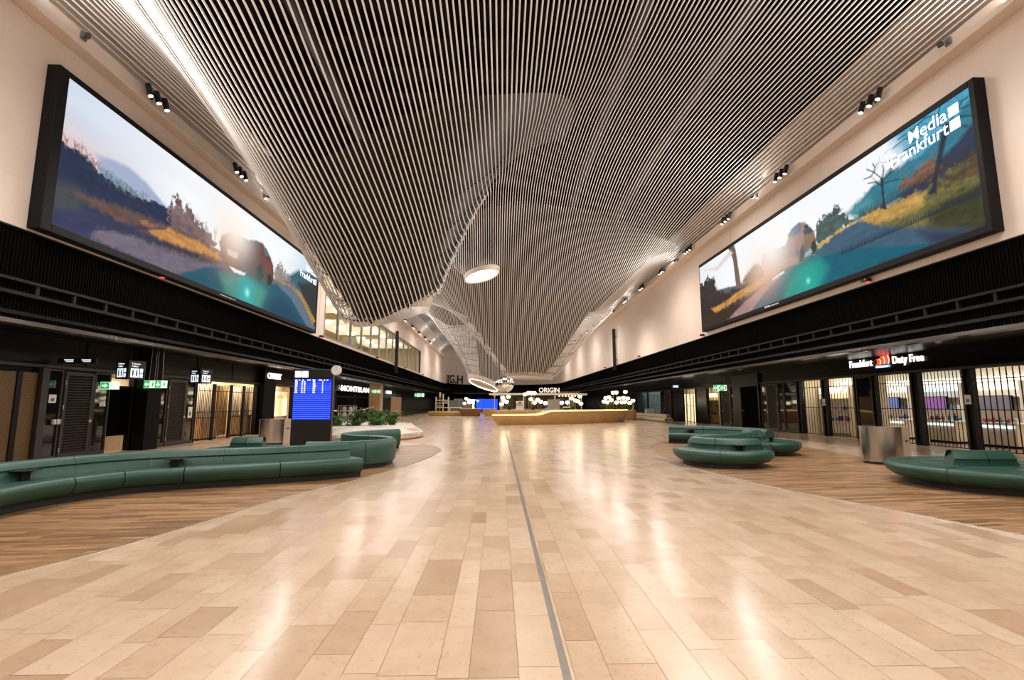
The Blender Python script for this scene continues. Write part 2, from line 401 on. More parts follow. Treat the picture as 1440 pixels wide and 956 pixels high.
def build_slats():
    pitch = .133; r = .0225; ns = 5
    ys = np.concatenate([np.arange(-7, 6, .5), np.arange(6, 30, .16), np.arange(30, 56, .22), np.arange(56, 92, .7)])
    V = []; F = []; base = 0
    xx = np.linspace(-9.6, 10.85, 3000); zz = base_z(xx, np.full(3000, 8.)); al = np.concatenate([[0], np.cumsum(np.hypot(np.diff(xx), np.diff(zz)))])
    XS = np.interp(np.arange(0, al[-1], .1315), al, xx); n = len(XS)
    ang = [2*math.pi*k/ns+math.pi/2 for k in range(ns)]
    for i in range(n):
        x0 = XS[i]
        X = x0+shift(x0, ys); Z = surf(X, ys)
        ok = np.ones(len(ys), bool)
        for (xc, yc, rr, *_k) in FUN: ok &= ((X-xc)**2+(ys-yc)**2) > rr*rr
        ok &= ((X-DISC[0])**2+(ys-DISC[1])**2) > DISC[2]**2
        # far rounded end
        lim = np.where(ys < 85, 99, 0)
        ok &= ~((ys > 85) & (((X < XL+10) & ((X-XL-10)**2+(ys-85)**2 > 9.5**2)) | ((X > XR-10) & ((X-XR+10)**2+(ys-85)**2 > 9.5**2))))
        runs = []; cur = []
        for k in range(len(ys)):
            if ok[k]: cur.append(k)
            elif cur: runs.append(cur); cur = []
        if cur: runs.append(cur)
        for rn in runs:
            if len(rn) < 2: continue
            P = np.stack([X[rn], ys[rn], Z[rn]], 1)
            T = np.gradient(P, axis=0); T /= np.linalg.norm(T, axis=1)[:, None]
            S = np.cross(T, np.array([0, 0, 1.])); S /= np.linalg.norm(S, axis=1)[:, None]
            U = np.cross(S, T)
            m = len(rn)
            ring = np.stack([P+(S*math.cos(a)+U*math.sin(a))*r for a in ang], 1).reshape(-1, 3)
            V.append(ring)
            k0 = np.arange(m-1)[:, None]*ns+base; kk = np.arange(ns)[None, :]; k1 = (kk+1) % ns
            F.append(np.stack([k0+kk, k0+k1, k0+ns+k1, k0+ns+kk], 2).reshape(-1, 4))
            base += m*ns
    V = np.concatenate(V); F = np.concatenate(F)
    me = bpy.data.meshes.new('ceiling'); me.vertices.add(len(V)); me.vertices.foreach_set('co', V.ravel())
    me.loops.add(F.size); me.loops.foreach_set('vertex_index', F.ravel().astype(np.int32))
    me.polygons.add(len(F)); me.polygons.foreach_set('loop_start', np.arange(0, F.size, 4, dtype=np.int32))
    me.update(calc_edges=True); me.shade_smooth()
    me.materials.append(mat('slat_white', (.86, .81, .775), .45, var=.03))
    o = struct(bpy.data.objects.new('ceiling', me)); COL.objects.link(o); return o
CEIL = build_slats()
RIMM = mat('rim_beige', (.66, .56, .48), .4)
def ring_pts(f, rr, dz=0., n=48):
    out = []
    for k in range(n):
        t = 2*math.pi*k/n; x, y = f[0]+rr*math.cos(t), f[1]+rr*math.sin(t)
        out.append((x, y, float(surf(x, y))+dz))
    return out
BRAC = mat('bracing_black', (.012, .011, .011), .5)
for i, f in enumerate(FUN):
    m = MB()
    a = ring_pts(f, f[2]-.02, -.15); b = ring_pts(f, f[2]-.02, .14); c = ring_pts(f, f[2]+.10, .14); d = ring_pts(f, f[2]+.10, -.15)
    n = len(a); m.mesh(a+b+c+d, [(q*n+k, q*n+(k+1) % n, ((q+1) % 4)*n+(k+1) % n, ((q+1) % 4)*n+k) for q in range(4) for k in range(n)])
    m.build('funnel_rim', RIMM, CEIL, 40)
    if i == 2:
        MB().tube(ring_pts(f, f[2]-.06, -.12), .05, 6, closed=True).build('ring_light_strip', mat('ring_led', (1, .95, .85), .4, emit=(1, .9, .72), es=3.5), CEIL)
        dk = ring_pts(f, f[2]-.05, .35); MB().mesh(dk, [tuple(range(len(dk)))]).build('funnel_lining', mat('lining', (.55, .5, .42), .6), CEIL)
    hb = MB()
    for q, rr in enumerate((.45, 1.1, 1.9, 2.8)): hb.tube(ring_pts(f, f[2]+rr, .12), .03, 5, closed=True)
    for k in range(9):
        t = 2*math.pi*(k+.5)/9
        hb.tube([(f[0]+(f[2]+u)*math.cos(t), f[1]+(f[2]+u)*math.sin(t), float(surf(f[0]+(f[2]+u)*math.cos(t), f[1]+(f[2]+u)*math.sin(t)))+.1) for u in np.linspace(.05, 3.4, 12)], .025, 5)
    hb.build('bracing_hoops', BRAC, CEIL)
MEMB = mat('black_membrane', (.004, .004, .005), .4, spec=.25)
for f, t0, t1, rm in ((FUN[0], -118, 12, 7.0), (FUN[1], -150, -55, 15.), (FUN[2], -100, 10, 6.)):
    rr_ = f[2]-.2+(rm-f[2])*np.linspace(0, 1, 40)**1.5; tt = np.radians(np.linspace(t0, t1, 44))
    R2, T2 = np.meshgrid(rr_, tt); gx, gy = f[0]+R2*np.cos(T2), f[1]+R2*np.sin(T2)
    V = np.stack([gx, gy, surf(gx, gy)+.26], 2).reshape(-1, 3)
    MB().mesh(V, [(j*40+i, j*40+i+1, j*40+41+i, j*40+40+i) for j in range(43) for i in range(39)]).build('inner_membrane', MEMB, CEIL, True)
# round luminous disc set into the slats
dz = float(surf(DISC[0], DISC[1])); DTX = float(surf(DISC[0]+1, DISC[1])-surf(DISC[0]-1, DISC[1]))/2; DTY = float(surf(DISC[0], DISC[1]+1)-surf(DISC[0], DISC[1]-1))/2
def disc_pts(rr, dzz, n=48): return [(DISC[0]+rr*math.cos(2*math.pi*k/n), DISC[1]+rr*math.sin(2*math.pi*k/n), dz+dzz+DTX*rr*math.cos(2*math.pi*k/n)+DTY*rr*math.sin(2*math.pi*k/n)) for k in range(n)]
dl = thing('ceiling_disc_light', 'large round glowing white disc light set into the slatted ceiling', 'ceiling light', (0, 0, 0))
a = disc_pts(1.0, -.16); b = disc_pts(1.0, .12); c = disc_pts(1.09, .12); d = disc_pts(1.09, -.16); n = len(a)
MB().mesh(a+b+c+d, [(q*n+k, q*n+(k+1) % n, ((q+1) % 4)*n+(k+1) % n, ((q+1) % 4)*n+k) for q in range(4) for k in range(n)]).build('rim', RIMM, dl, 40)
a = disc_pts(1.0, -.08); MB().mesh(a, [tuple(range(n))]).build('diffuser', mat('disc_glow', (1, 1, 1), .5, emit=(1, .95, .88), es=2.2), dl)
# dark void over the slats
VOID = mat('void_panel', (.009, .0075, .007), .9, spec=.1)
VOIDB = mat('void_beam', (.004, .0036, .0036), .8, spec=.1)
struct(MB().box(XL-.4, XR+.4, Y0, 97, 14.6, 14.8).build('ceiling_slab', VOID))
bmv = MB()
for y in np.arange(-6, 92, 1.55): bmv.box(XL, XR, y, y+.3, 14.15, 14.6)
for x in np.arange(-8, 11, 3.1): bmv.box(x, x+.22, Y0, 92, 13.9, 14.2)
struct(bmv.build('ceiling_beams', VOIDB))
struct(MB().box(XL-.1, XL, Y0, 97, ZT, 14.6).box(XR, XR+.1, Y0, 97, ZT, 14.6).box(XL, XR, 96, 96.2, ZT-2, 14.6).build('wall_void', VOIDB))
duct = MB()
for (x, z) in ((-6.2, 13.4), (4.4, 13.5), (7.4, 13.2)): duct.tube([(x, y, z) for y in np.linspace(-6, 80, 12)], .26, 10)
tag(duct.build('ventilation_duct', mat('duct_grey', (.022, .020, .019), .6, .2), None, 40), 'dark round ducts running lengthwise above the slatted ceiling', 'duct')
# ------------------------------------------------------------------ the two video screens (picture = face colours of the lit panel)
PIC_L = [
 ([(9.88,6.11),(10.94,6.03),(12.71,6.25),(16.34,6.63),(20.31,6.67),(25.34,7.58),(25.71,4.89),(10.31,2.84)],(88,88,106),0.08,0.1),
 ([(11.07,7.3),(11.38,7.34),(11.7,7.43),(12.17,7.46),(12.69,7.37),(13.19,7.19),(13.82,6.93),(12.68,6.47),(11.29,6.44)],(165,178,205),0.12,0.0) ,
 ([(11.21,7.0),(11.64,7.03),(12.12,6.96),(12.62,6.92),(12.44,6.37),(11.31,6.27)],(110,160,175),0.18,0.0) ,
 ([(10.12,7.36),(10.57,7.37),(11.18,7.24),(11.23,6.85),(10.23,6.6)],(225,200,200),0.25,0.0) ,
 ([(9.92,6.98),(10.18,7.11),(10.43,7.09),(10.64,7.14),(10.96,7.05),(11.27,6.91),(11.67,6.84),(12.01,6.82),(12.5,6.85),(13.02,6.95),(13.59,7.02),(14.11,7.09),(15.9,6.78),(14.6,5.46),(10.03,4.95)],(40,50,76),0.06,0.25) ,
 ([(10.03,5.72),(10.75,6.03),(12.03,5.84),(13.59,5.9),(13.98,5.29),(10.03,4.95)],(52,56,88),0.3,0.15) ,
 ([(10.11,6.22),(10.71,6.31),(11.12,6.19),(10.78,5.78),(10.11,5.6)],(66,72,76),0.25,0.2) ,
 ([(13.7,6.88),(13.84,7.25),(14.05,7.54),(14.28,7.33),(14.53,7.48),(14.76,7.3),(15.07,7.15),(15.46,7.1),(15.88,6.9),(16.07,6.72),(15.55,6.43),(13.83,6.4)],(120,98,100),0.1,0.5) ,
 ([(10.64,6.15),(11.52,6.29),(12.43,6.41),(13.51,6.51),(14.79,6.59),(16.17,6.62),(16.51,6.28),(15.99,6.13),(14.58,6.07),(13.43,5.99),(12.49,5.97),(11.56,5.99),(10.94,6.03)],(98,76,70),0.12,0.35) ,
 ([(12.71,6.25),(13.82,6.46),(15.16,6.53),(16.27,6.51),(16.46,6.32),(15.57,6.24),(14.18,6.11),(13.28,6.06)],(196,138,78),0.12,0.3) ,
 ([(12.04,5.75),(13.59,5.9),(14.86,6.02),(16.4,6.15),(15.62,5.93),(13.91,5.79),(12.54,5.65)],(70,62,50),0.1,0.2) ,
 ([(11.4,5.64),(12.52,5.75),(13.9,5.85),(16.0,6.04),(17.28,6.3),(14.31,5.16),(12.84,5.26),(11.24,5.29)],(112,102,118),0.15,0.25) ,
 ([(21.64,7.14),(22.74,7.71),(23.75,7.91),(25.22,8.39),(25.39,7.21),(21.71,6.61)],(45,95,110),0.2,0.2) ,
 ([(20.34,6.92),(20.61,7.37),(20.93,7.58),(21.18,7.27),(21.7,7.29),(22.2,6.95),(20.51,6.6)],(150,140,140),0.12,0.5) ,
 ([(20.38,6.62),(20.96,6.86),(22.05,6.92),(23.3,6.74),(24.76,6.04),(25.48,5.05),(17.52,4.57),(16.15,4.92)],(96,112,128),0.12,0.12) ,
 ([(22.66,7.14),(23.32,7.23),(25.32,7.73),(25.68,5.08),(24.82,5.61),(23.59,6.52)],(40,46,48),0.15,0.25) ,
 ([(20.24,6.68),(21.04,6.79),(22.07,6.79),(23.21,6.72),(24.16,6.29),(25.2,5.68),(24.84,5.47),(23.44,6.35),(22.23,6.73),(20.91,6.67)],(170,135,60),0.1,0.3) ,
 ([(14.18,5.19),(15.63,5.86),(17.06,6.24),(18.85,6.23),(20.66,6.51),(22.15,6.21),(24.51,5.06),(21.56,5.07),(17.45,5.07)],(22,84,104),0.12,0.12) ,
 ([(18.41,5.41),(21.42,6.06),(24.51,5.06),(21.57,4.94)],(20,66,92),0.4,0.1) ,
 ([(16.44,5.84),(18.03,6.27),(19.76,5.99),(19.28,5.14),(17.95,4.99),(16.87,5.28)],(70,140,130),0.4,0.05) ,
 ([(16.38,6.64),(16.26,6.9),(16.43,7.19),(16.72,7.39),(17.31,7.5),(18.11,7.61),(18.75,7.8),(19.21,7.84),(19.59,7.67),(19.94,7.47),(20.23,7.2),(20.31,6.67),(20.16,6.33),(19.85,6.28),(19.53,6.35),(19.19,6.21),(18.41,6.18),(17.11,6.18),(16.65,6.23)],(96,60,58),0.07,0.12) ,
 ([(19.8,6.65),(20.03,6.78),(20.2,6.52),(20.03,6.3),(19.78,6.29)],(26,26,30),0.05,0) ,
 ([(18.89,6.76),(19.21,6.96),(19.45,6.5),(19.19,6.21),(18.89,6.3)],(52,36,38),0.06,0) ,
 ([(19.28,7.33),(20.1,7.22),(20.22,6.83),(19.6,6.72)],(118,66,56),0.06,0) ,
 ([(19.28,7.74),(19.59,7.73),(19.87,7.51),(19.51,7.4)],(90,110,130),0.05,0) ,
 ([(16.75,6.84),(17.45,6.88),(17.47,6.67),(16.78,6.62)],(210,190,190),0.05,0) ,
 ([(16.96,6.26),(18.08,6.31),(18.04,6.19),(17.31,6.13)],(255,245,240),0.05,0) ,
]
PIC_R = [
 ([(25.95,7.35),(21.08,6.75),(18.78,6.53),(15.68,6.77),(13.7,6.92),(9.87,5.57),(10.2,2.98),(26.23,5.04)],(84,98,108),0.08,0.1),
 ([(12.39,8.82),(10.6,9.25),(9.45,8.93),(9.74,6.64),(10.86,7.21),(11.64,7.42)],(78,165,200),0.5,0.25) ,
 ([(14.25,7.27),(13.78,7.46),(13.18,7.7),(12.51,7.85),(11.92,7.83),(11.38,7.82),(10.77,7.89),(10.17,8.41),(9.53,8.32),(9.8,6.18),(12.4,6.78)],(46,120,140),0.12,0.25) ,
 ([(12.32,7.03),(11.9,7.11),(11.44,7.32),(10.99,7.42),(10.54,7.57),(10.1,7.84),(9.57,8.01),(9.87,5.57),(11.57,6.25)],(42,52,76),0.12,0.2) ,
 ([(12.24,7.27),(12.03,7.49),(11.74,7.47),(11.41,7.57),(11.17,7.52),(11.05,7.22),(11.38,7.0),(11.9,7.11),(12.17,7.12)],(124,88,68),0.12,0.5) ,
 ([(15.75,7.37),(15.5,7.62),(15.11,7.61),(14.78,7.72),(14.54,7.57),(14.31,7.34),(14.09,7.12),(13.81,6.96),(14.97,6.77),(15.82,6.82)],(72,92,88),0.1,0.5) ,
 ([(14.25,7.32),(13.77,7.48),(13.29,7.49),(13.07,7.06),(13.76,6.9)],(70,140,150),0.25,0.2) ,
 ([(13.84,6.91),(13.35,7.02),(12.75,6.94),(12.34,6.87),(11.49,6.89),(10.7,6.99),(10.13,7.11),(9.68,7.09),(9.91,5.26),(11.43,5.78),(12.59,6.23),(13.4,6.59)],(112,108,60),0.1,0.5) ,
 ([(13.76,6.9),(13.27,6.97),(12.63,6.91),(12.04,6.85),(11.51,6.78),(11.63,6.5),(12.3,6.46),(13.03,6.58),(13.61,6.73)],(190,150,80),0.15,0.4) ,
 ([(11.57,6.25),(10.77,6.45),(10.21,6.45),(9.78,6.33),(9.93,5.11),(11.43,5.78)],(58,60,34),0.35,0.4) ,
 ([(11.3,6.84),(10.61,6.98),(10.09,7.12),(9.68,7.09),(9.76,6.48),(10.75,6.62)],(84,70,46),0.2,0.5) ,
 ([(16.06,6.77),(15.31,6.82),(14.46,6.89),(13.7,6.86),(12.94,6.4),(11.63,5.84),(9.92,5.23),(9.99,4.65),(11.75,4.82),(16.59,5.65)],(62,92,114),0.08,0.15) ,
 ([(11.83,5.89),(9.91,5.29),(9.95,4.96),(11.48,5.38)],(44,54,74),0.3,0.1) ,
 ([(15.79,6.8),(15.02,6.88),(14.29,6.97),(13.9,6.95),(13.99,6.9),(14.76,6.82),(15.69,6.65)],(196,164,92),0.08,0.3) ,
 ([(21.31,4.86),(20.31,5.44),(19.27,6.01),(18.31,6.26),(16.92,6.41),(15.73,6.39),(14.7,6.26),(13.8,6.08),(12.53,5.71),(11.47,5.43),(10.73,5.27),(9.93,5.11),(10.1,3.74),(18.13,3.82)],(8,92,112),0.1,0.15) ,
 ([(18.23,4.93),(17.66,5.77),(16.85,6.28),(15.73,6.36),(15.25,5.91),(15.86,5.34),(17.09,4.98)],(30,140,130),0.3,0.1) ,
 ([(13.07,5.35),(11.29,5.3),(9.92,5.17),(9.99,4.65),(13.17,4.6)],(22,46,62),0.4,0.15) ,
 ([(24.23,5.13),(21.87,5.77),(19.94,6.1),(18.91,6.33),(18.18,6.49),(18.02,6.27),(19.17,5.93),(20.26,5.4),(21.07,4.76)],(164,128,130),0.1,0.2) ,
 ([(26.2,5.23),(25.86,8.12),(24.97,7.7),(24.4,7.94),(23.59,7.73),(23.43,7.04),(22.48,6.68),(21.63,6.68),(20.72,6.6),(20.08,6.81),(19.59,7.05),(19.17,6.87),(18.68,6.51),(19.93,6.16),(22.57,5.87),(24.25,4.95)],(52,40,40),0.08,0.5) ,
 ([(20.95,6.78),(20.41,7.09),(19.91,7.26),(19.45,7.25),(19.06,6.9),(18.89,6.5),(19.9,6.4)],(124,88,68),0.15,0.4) ,
 ([(24.1,6.24),(22.52,6.28),(21.52,6.46),(20.61,6.5),(19.65,6.58),(18.78,6.59),(18.8,6.36),(19.92,6.22),(21.7,6.1),(23.64,5.94)],(196,140,66),0.1,0.4) ,
 ([(26.2,5.23),(25.9,6.16),(23.49,5.91),(21.18,5.99),(19.82,6.13),(21.21,5.74),(23.84,4.97)],(54,40,28),0.12,0.3) ,
 ([(22.07,8.84),(21.5,8.82),(21.28,8.38),(21.17,7.69),(21.05,7.06),(20.97,6.59),(21.43,6.64),(21.49,7.25),(21.59,8.08)],(112,86,76),0.06,0.1) ,
 ([(24.7,8.4),(23.37,8.18),(21.82,8.55),(21.56,8.34),(23.23,7.99)],(225,215,215),0.15,0) ,
 ([(19.16,7.35),(19.04,7.49),(18.66,7.55),(17.97,7.41),(17.51,7.37),(17.29,7.65),(17.04,7.84),(16.64,7.93),(16.32,7.84),(16.11,7.62),(15.84,7.3),(15.76,7.02),(15.77,6.67),(15.9,6.51),(16.09,6.55),(16.4,6.57),(16.57,6.46),(17.34,6.53),(17.98,6.54),(18.6,6.37),(19.05,6.54),(19.27,6.96)],(168,126,116),0.06,0.12) ,
 ([(19.14,7.1),(18.22,6.95),(17.21,6.81),(16.64,6.64),(16.82,6.49),(17.89,6.54),(18.59,6.4),(19.05,6.54)],(196,140,118),0.12,0.05) ,
 ([(17.38,7.68),(17.04,7.86),(16.65,7.91),(16.49,7.79),(16.56,7.56),(17.12,7.54)],(92,112,134),0.06,0) ,
 ([(16.38,7.39),(15.91,7.32),(15.84,7.0),(16.21,6.81),(16.45,6.79)],(150,112,84),0.05,0) ,
 ([(16.44,7.56),(16.04,7.57),(15.84,7.3),(16.38,7.36)],(60,80,96),0.05,0) ,
 ([(15.99,7.0),(15.83,7.04),(15.75,6.77),(15.86,6.55),(16.05,6.56),(16.1,6.78)],(24,34,38),0.04,0) ,
 ([(16.68,6.92),(16.45,7.1),(16.42,6.73),(16.57,6.46),(16.77,6.52)],(84,66,66),0.06,0) ,
 ([(16.34,7.71),(16.1,7.67),(16.12,7.55),(16.32,7.57)],(40,50,60),0.04,0) ,
 ([(16.42,6.73),(16.06,6.77),(16.0,6.65),(16.4,6.57)],(150,190,210),0.05,0) ,
 ([(18.6,6.34),(17.71,6.47),(17.72,6.36),(18.51,6.29)],(255,245,240),0.05,0) ,
 ([(12.96,6.93),(12.85,7.13),(12.85,7.55),(12.85,7.8),(12.75,7.76),(12.76,7.47),(12.78,7.1),(12.74,6.84)],(34,52,62),0.04,0) ,
 ([(11.46,6.69),(11.31,6.84),(11.19,7.19),(11.04,7.6),(10.92,7.97),(10.74,8.19),(10.63,8.13),(10.79,7.79),(10.95,7.4),(11.12,6.97),(11.2,6.61)],(36,40,56),0.08,0) ,
]
BRANCH_R = [[(12.78,7.73),(13.05,8.07),(13.3,8.28)],[(12.79,7.65),(12.52,7.77),(12.23,7.79)],[(12.77,7.77),(12.7,7.94),(12.73,8.12)],[(13.05,8.07),(13.17,8.0),(13.44,8.04)],[(12.52,7.77),(12.46,7.9),(12.3,7.95)],[(12.8,7.53),(13.04,7.77),(13.3,7.85)],[(12.75,7.59),(12.45,7.53),(12.22,7.46)],[(13.05,8.07),(12.99,8.17),(13.07,8.34)],[(10.71,8.1),(11.11,8.34),(11.57,8.35)],[(10.71,8.1),(10.92,8.53),(11.28,8.64)],[(10.84,8.0),(11.34,8.1),(11.99,8.15)],[(10.67,8.15),(10.44,8.32),(10.15,8.26)],[(10.67,8.15),(10.41,8.14),(10.12,7.99)],[(10.76,8.02),(10.49,7.97),(10.24,7.79)],[(10.84,7.93),(11.44,7.97),(12.48,8.12)],[(11.11,8.34),(11.32,8.28),(11.71,8.23)],[(10.92,8.53),(10.82,8.73),(10.48,8.72)],[(11.28,8.64),(11.61,8.56),(12.13,8.55)],[(10.44,8.32),(10.3,8.46),(10.16,8.47)],[(11.57,8.35),(11.96,8.45),(12.3,8.4)]]
def s2l(c):
    c = np.asarray(c, float)/255.
    return np.where(c <= .04045, c/12.92, ((c+.055)/1.055)**2.4)
def vnoise(U, V, su, sv, seed):
    r = np.random.default_rng(seed); T = r.random((64, 64))
    x, y = U*su, V*sv; xi, yi = np.floor(x).astype(int), np.floor(y).astype(int); fx, fy = x-xi, y-yi
    fx = fx*fx*(3-2*fx); fy = fy*fy*(3-2*fy)
    g = lambda a, b: T[a % 64, b % 64]
    return (g(xi, yi)*(1-fx)+g(xi+1, yi)*fx)*(1-fy)+(g(xi, yi+1)*(1-fx)+g(xi+1, yi+1)*fx)*fy
class Paint:
    def __init__(s, y0, y1, z0, z1, nx, nz):
        s.b = (y0, y1, z0, z1); s.n = (nx, nz)
        s.U, s.V = np.meshgrid(y0+(np.arange(nx)+.5)/nx*(y1-y0), z0+(np.arange(nz)+.5)/nz*(z1-z0))
        s.img = np.zeros((nz, nx, 3))
    def sd(s, poly):
        U, V = s.U, s.V; d = np.full(U.shape, 1e9); ins = np.zeros(U.shape, bool); n = len(poly)
        for i in range(n):
            ax, ay = poly[i]; bx, by = poly[(i+1) % n]; ex, ey = bx-ax, by-ay; L = ex*ex+ey*ey+1e-12
            t = np.clip(((U-ax)*ex+(V-ay)*ey)/L, 0, 1); d = np.minimum(d, np.hypot(U-ax-t*ex, V-ay-t*ey))
            if abs(ey) > 1e-9:
                c = (ay > V) != (by > V); ins ^= c & (U < ex*(V-ay)/ey+ax)
        return np.where(ins, d, -d)
    def fill(s, poly, col, soft, nz, seed=0, edge=0.):
        d = s.sd(poly)
        n1 = vnoise(s.U, s.V, 9, 9, seed)+.5*vnoise(s.U, s.V, 23, 23, seed+1)-.75
        if edge: d = d+edge*n1
        a = np.clip(d/max(soft, 1e-3)+.5, 0, 1)[..., None]
        c = s2l(col)*(1+nz*1.2*(vnoise(s.U, s.V, 3.2, 12, seed+2)+.6*vnoise(s.U, s.V, 11, 17, seed+3)-.8))[..., None]
        s.img = s.img*(1-a)+np.clip(c, 0, 1)*a
    def glow(s, c, r, col, k, p=2., sq=1.):
        d = np.hypot(s.U-c[0], (s.V-c[1])*sq); a = (k*np.exp(-(d/r)**p))[..., None]
        s.img = s.img*(1-a)+s2l(col)*a
    def stroke(s, pts, w, col, a=.8):
        d = np.full(s.U.shape, 1e9)
        for (ax, ay), (bx, by) in zip(pts[:-1], pts[1:]):
            ex, ey = bx-ax, by-ay; L = ex*ex+ey*ey+1e-9
            t = np.clip(((s.U-ax)*ex+(s.V-ay)*ey)/L, 0, 1); d = np.minimum(d, np.hypot(s.U-ax-t*ex, s.V-ay-t*ey))
        k = (a*np.clip((w-d)/.02+.5, 0, 1))[..., None]; s.img = s.img*(1-k)+s2l(col)*k
    def mesh(s, name, X, material, parent, flip):
        y0, y1, z0, z1 = s.b; nx, nz = s.n
        gy, gz = np.meshgrid(np.linspace(y0, y1, nx+1), np.linspace(z0, z1, nz+1))
        V = np.stack([np.full(gy.shape, X), gy, gz], 2).reshape(-1, 3)
        a = (np.arange(nz)[:, None]*(nx+1)+np.arange(nx)[None, :]).reshape(-1)
        F = np.stack([a, a+1, a+nx+2, a+nx+1], 1)
        if flip: F = F[:, ::-1]
        me = bpy.data.meshes.new(name); me.vertices.add(len(V)); me.vertices.foreach_set('co', V.ravel())
        me.loops.add(F.size); me.loops.foreach_set('vertex_index', F.ravel().astype(np.int32))
        me.polygons.add(len(F)); me.polygons.foreach_set('loop_start', np.arange(0, F.size, 4, dtype=np.int32)); me.update(calc_edges=True)
        at = me.attributes.new('picture', 'FLOAT_COLOR', 'FACE')
        at.data.foreach_set('color', np.concatenate([np.clip(s.img, 0, 1), np.ones(s.img.shape[:2]+(1,))], 2).reshape(-1).astype(np.float32))
        me.materials.append(material)
        o = bpy.data.objects.new(name, me); COL.objects.link(o); o.parent = parent; return o
RIDGE = [(10.18, 7.11), (10.43, 7.09), (10.64, 7.14), (10.96, 7.05), (11.27, 6.91), (11.67, 6.84), (12.01, 6.82), (12.5, 6.85), (13.02, 6.95), (13.59, 7.02), (14.11, 7.09)]
SCREEN_ES = 1.0
def screen_material():
    m = mat('video_screen', (.006, .006, .007), .6, spec=.05)
    n, l, b = N(m); at = n.new('ShaderNodeAttribute'); at.attribute_name = 'picture'
    l.new(at.outputs['Color'], b.inputs['Emission Color']); b.inputs['Emission Strength'].default_value = SCREEN_ES
    return m
SCM = screen_material()
def paint_left():
    p = Paint(10.2, 25.2, 5.25, 8.58, 720, 170)
    t = (p.V-5.25)/3.3
    sky = s2l((246, 249, 252))*np.ones_like(p.img)
    k = np.clip((14.5-p.U)/5, 0, 1)[..., None]; sky = sky*(1-k)+s2l((206, 218, 236))*k
    k2 = (np.clip((13.2-p.U)/3, 0, 1)*np.clip((8.1-p.V)/.8, 0, 1))[..., None]*.6; sky = sky*(1-k2)+s2l((222, 196, 196))*k2
    k3 = np.clip((p.U-21.5)/3.5, 0, 1)[..., None]*.75; sky = sky*(1-k3)+s2l((140, 190, 216))*k3
    cl = (vnoise(p.U, p.V, .5, 2.2, 9)-.5)*.12; p.img = np.clip(sky*(1+cl[..., None]), 0, 1)
    for i, (poly, c, so, nz) in enumerate(PIC_L): p.fill(poly, c, so, nz, i*7, .3 if nz >= .5 else (.1 if nz > .2 else .03))
    r = random.Random(2)
    def rz(u):   # height of the dark ridge
        pts = RIDGE; 
        for (a, b), (c, d) in zip(pts[:-1], pts[1:]):
            if a <= u <= c: return b+(d-b)*(u-a)/(c-a)
        return pts[-1][1]
    for k in range(60):   # bare trees along the ridge and the roadside
        u = r.uniform(10.3, 12.8) if k < 30 else (r.uniform(14.4, 17.0) if k < 52 else r.uniform(21.2, 22.6))
        z = rz(u) if k < 30 else (6.75 if k < 52 else 6.7); h = r.uniform(.06, .2) if k < 30 else r.uniform(.2, .65)
        p.stroke([(u, z-.1), (u+r.uniform(-.05, .05), z+h)], .012, (120, 96, 92), .5)
        for q in range(4):
            a = z+h*r.uniform(.1, .8); p.stroke([(u, a), (u+r.uniform(-.14, .14), a+r.uniform(.04, .14))], .008, (124, 100, 96), .45)
    p.glow((17.2, 7.65), 1.15, (255, 253, 246), .95, 2.2, 1.2)
    p.glow((16.9, 7.0), 1.0, (255, 190, 140), .3, 2.)
    p.glow((18.3, 5.62), .62, (30, 190, 195), .75, 2.); p.glow((18.3, 5.62), .15, (170, 255, 245), .95)
    p.glow((19.2, 5.9), .8, (90, 160, 140), .35)
    for k in range(46):
        u = 10.9+k*.06; z = 5.3+(u-10.75)*.375; p.fill([(u, z), (u+.03, z+.22), (u+.06, z+.02)], (44, 50, 80), .05, 0)
    return p
def paint_right():
    p = Paint(10.12, 25.3, 5.4, 8.68, 720, 170)
    p.img[:] = s2l((247, 249, 251)); 
    k = np.clip((12.6-p.U)/2.6, 0, 1)[..., None]*.8; p.img = p.img*(1-k)+s2l((120, 186, 214))*k
    k = np.clip((p.U-22)/4, 0, 1)[..., None]*.35; p.img = p.img*(1-k)+s2l((190, 206, 220))*k
    for i, (poly, c, so, nz) in enumerate(PIC_R): p.fill(poly, c, so, nz, 300+i*7, .3 if nz >= .5 else (.1 if nz > .2 else .03))
    for b in BRANCH_R: p.stroke(b, .022, (34, 52, 66), .75)
    r = random.Random(4)
    for k in range(40):
        b = r.choice(BRANCH_R); u, z = r.choice(b); a = r.uniform(-.5, .5); p.stroke([(u, z), (u+a*.5, z+r.uniform(-.02, .2)), (u+a, z+r.uniform(-.1, .35))], .009, (44, 66, 80), .55)
    for k in range(30):
        u = r.uniform(15.4, 17.) if k < 14 else r.uniform(22, 25); z = 6.75 if k < 14 else 6.5
        p.stroke([(u, z), (u+r.uniform(-.1, .1), z+r.uniform(.2, .55))], .02, (70, 84, 80) if k < 14 else (60, 46, 44), .55)
    p.glow((18.5, 7.5), 1.25, (255, 254, 250), .95, 2.2, 1.15)
    p.glow((19.6, 6.7), 1.1, (255, 214, 180), .4, 2.)
    p.glow((18.6, 6.35), 1.1, (230, 150, 110), .2, 2.)
    p.glow((16.3, 5.72), .55, (20, 178, 168), .6); p.glow((16.35, 5.72), .10, (160, 255, 235), .95); p.glow((16.9, 5.95), .9, (60, 170, 150), .4)
    for k in range(60):
        u = 14.6-k*.075; p.fill([(u, 6.12), (u+.03, 6.34), (u+.06, 6.12)], (24, 40, 56), .04, 0)
        if k < 44:
            u = 13.7-k*.08; z = 6.98+max(0, k-14)*.004; p.fill([(u, z), (u+.03, z+.24), (u+.06, z)], (54, 50, 48), .05, 0)
    return p
FRM = mat('screen_frame', (.008, .008, .009), .6, spec=.15)
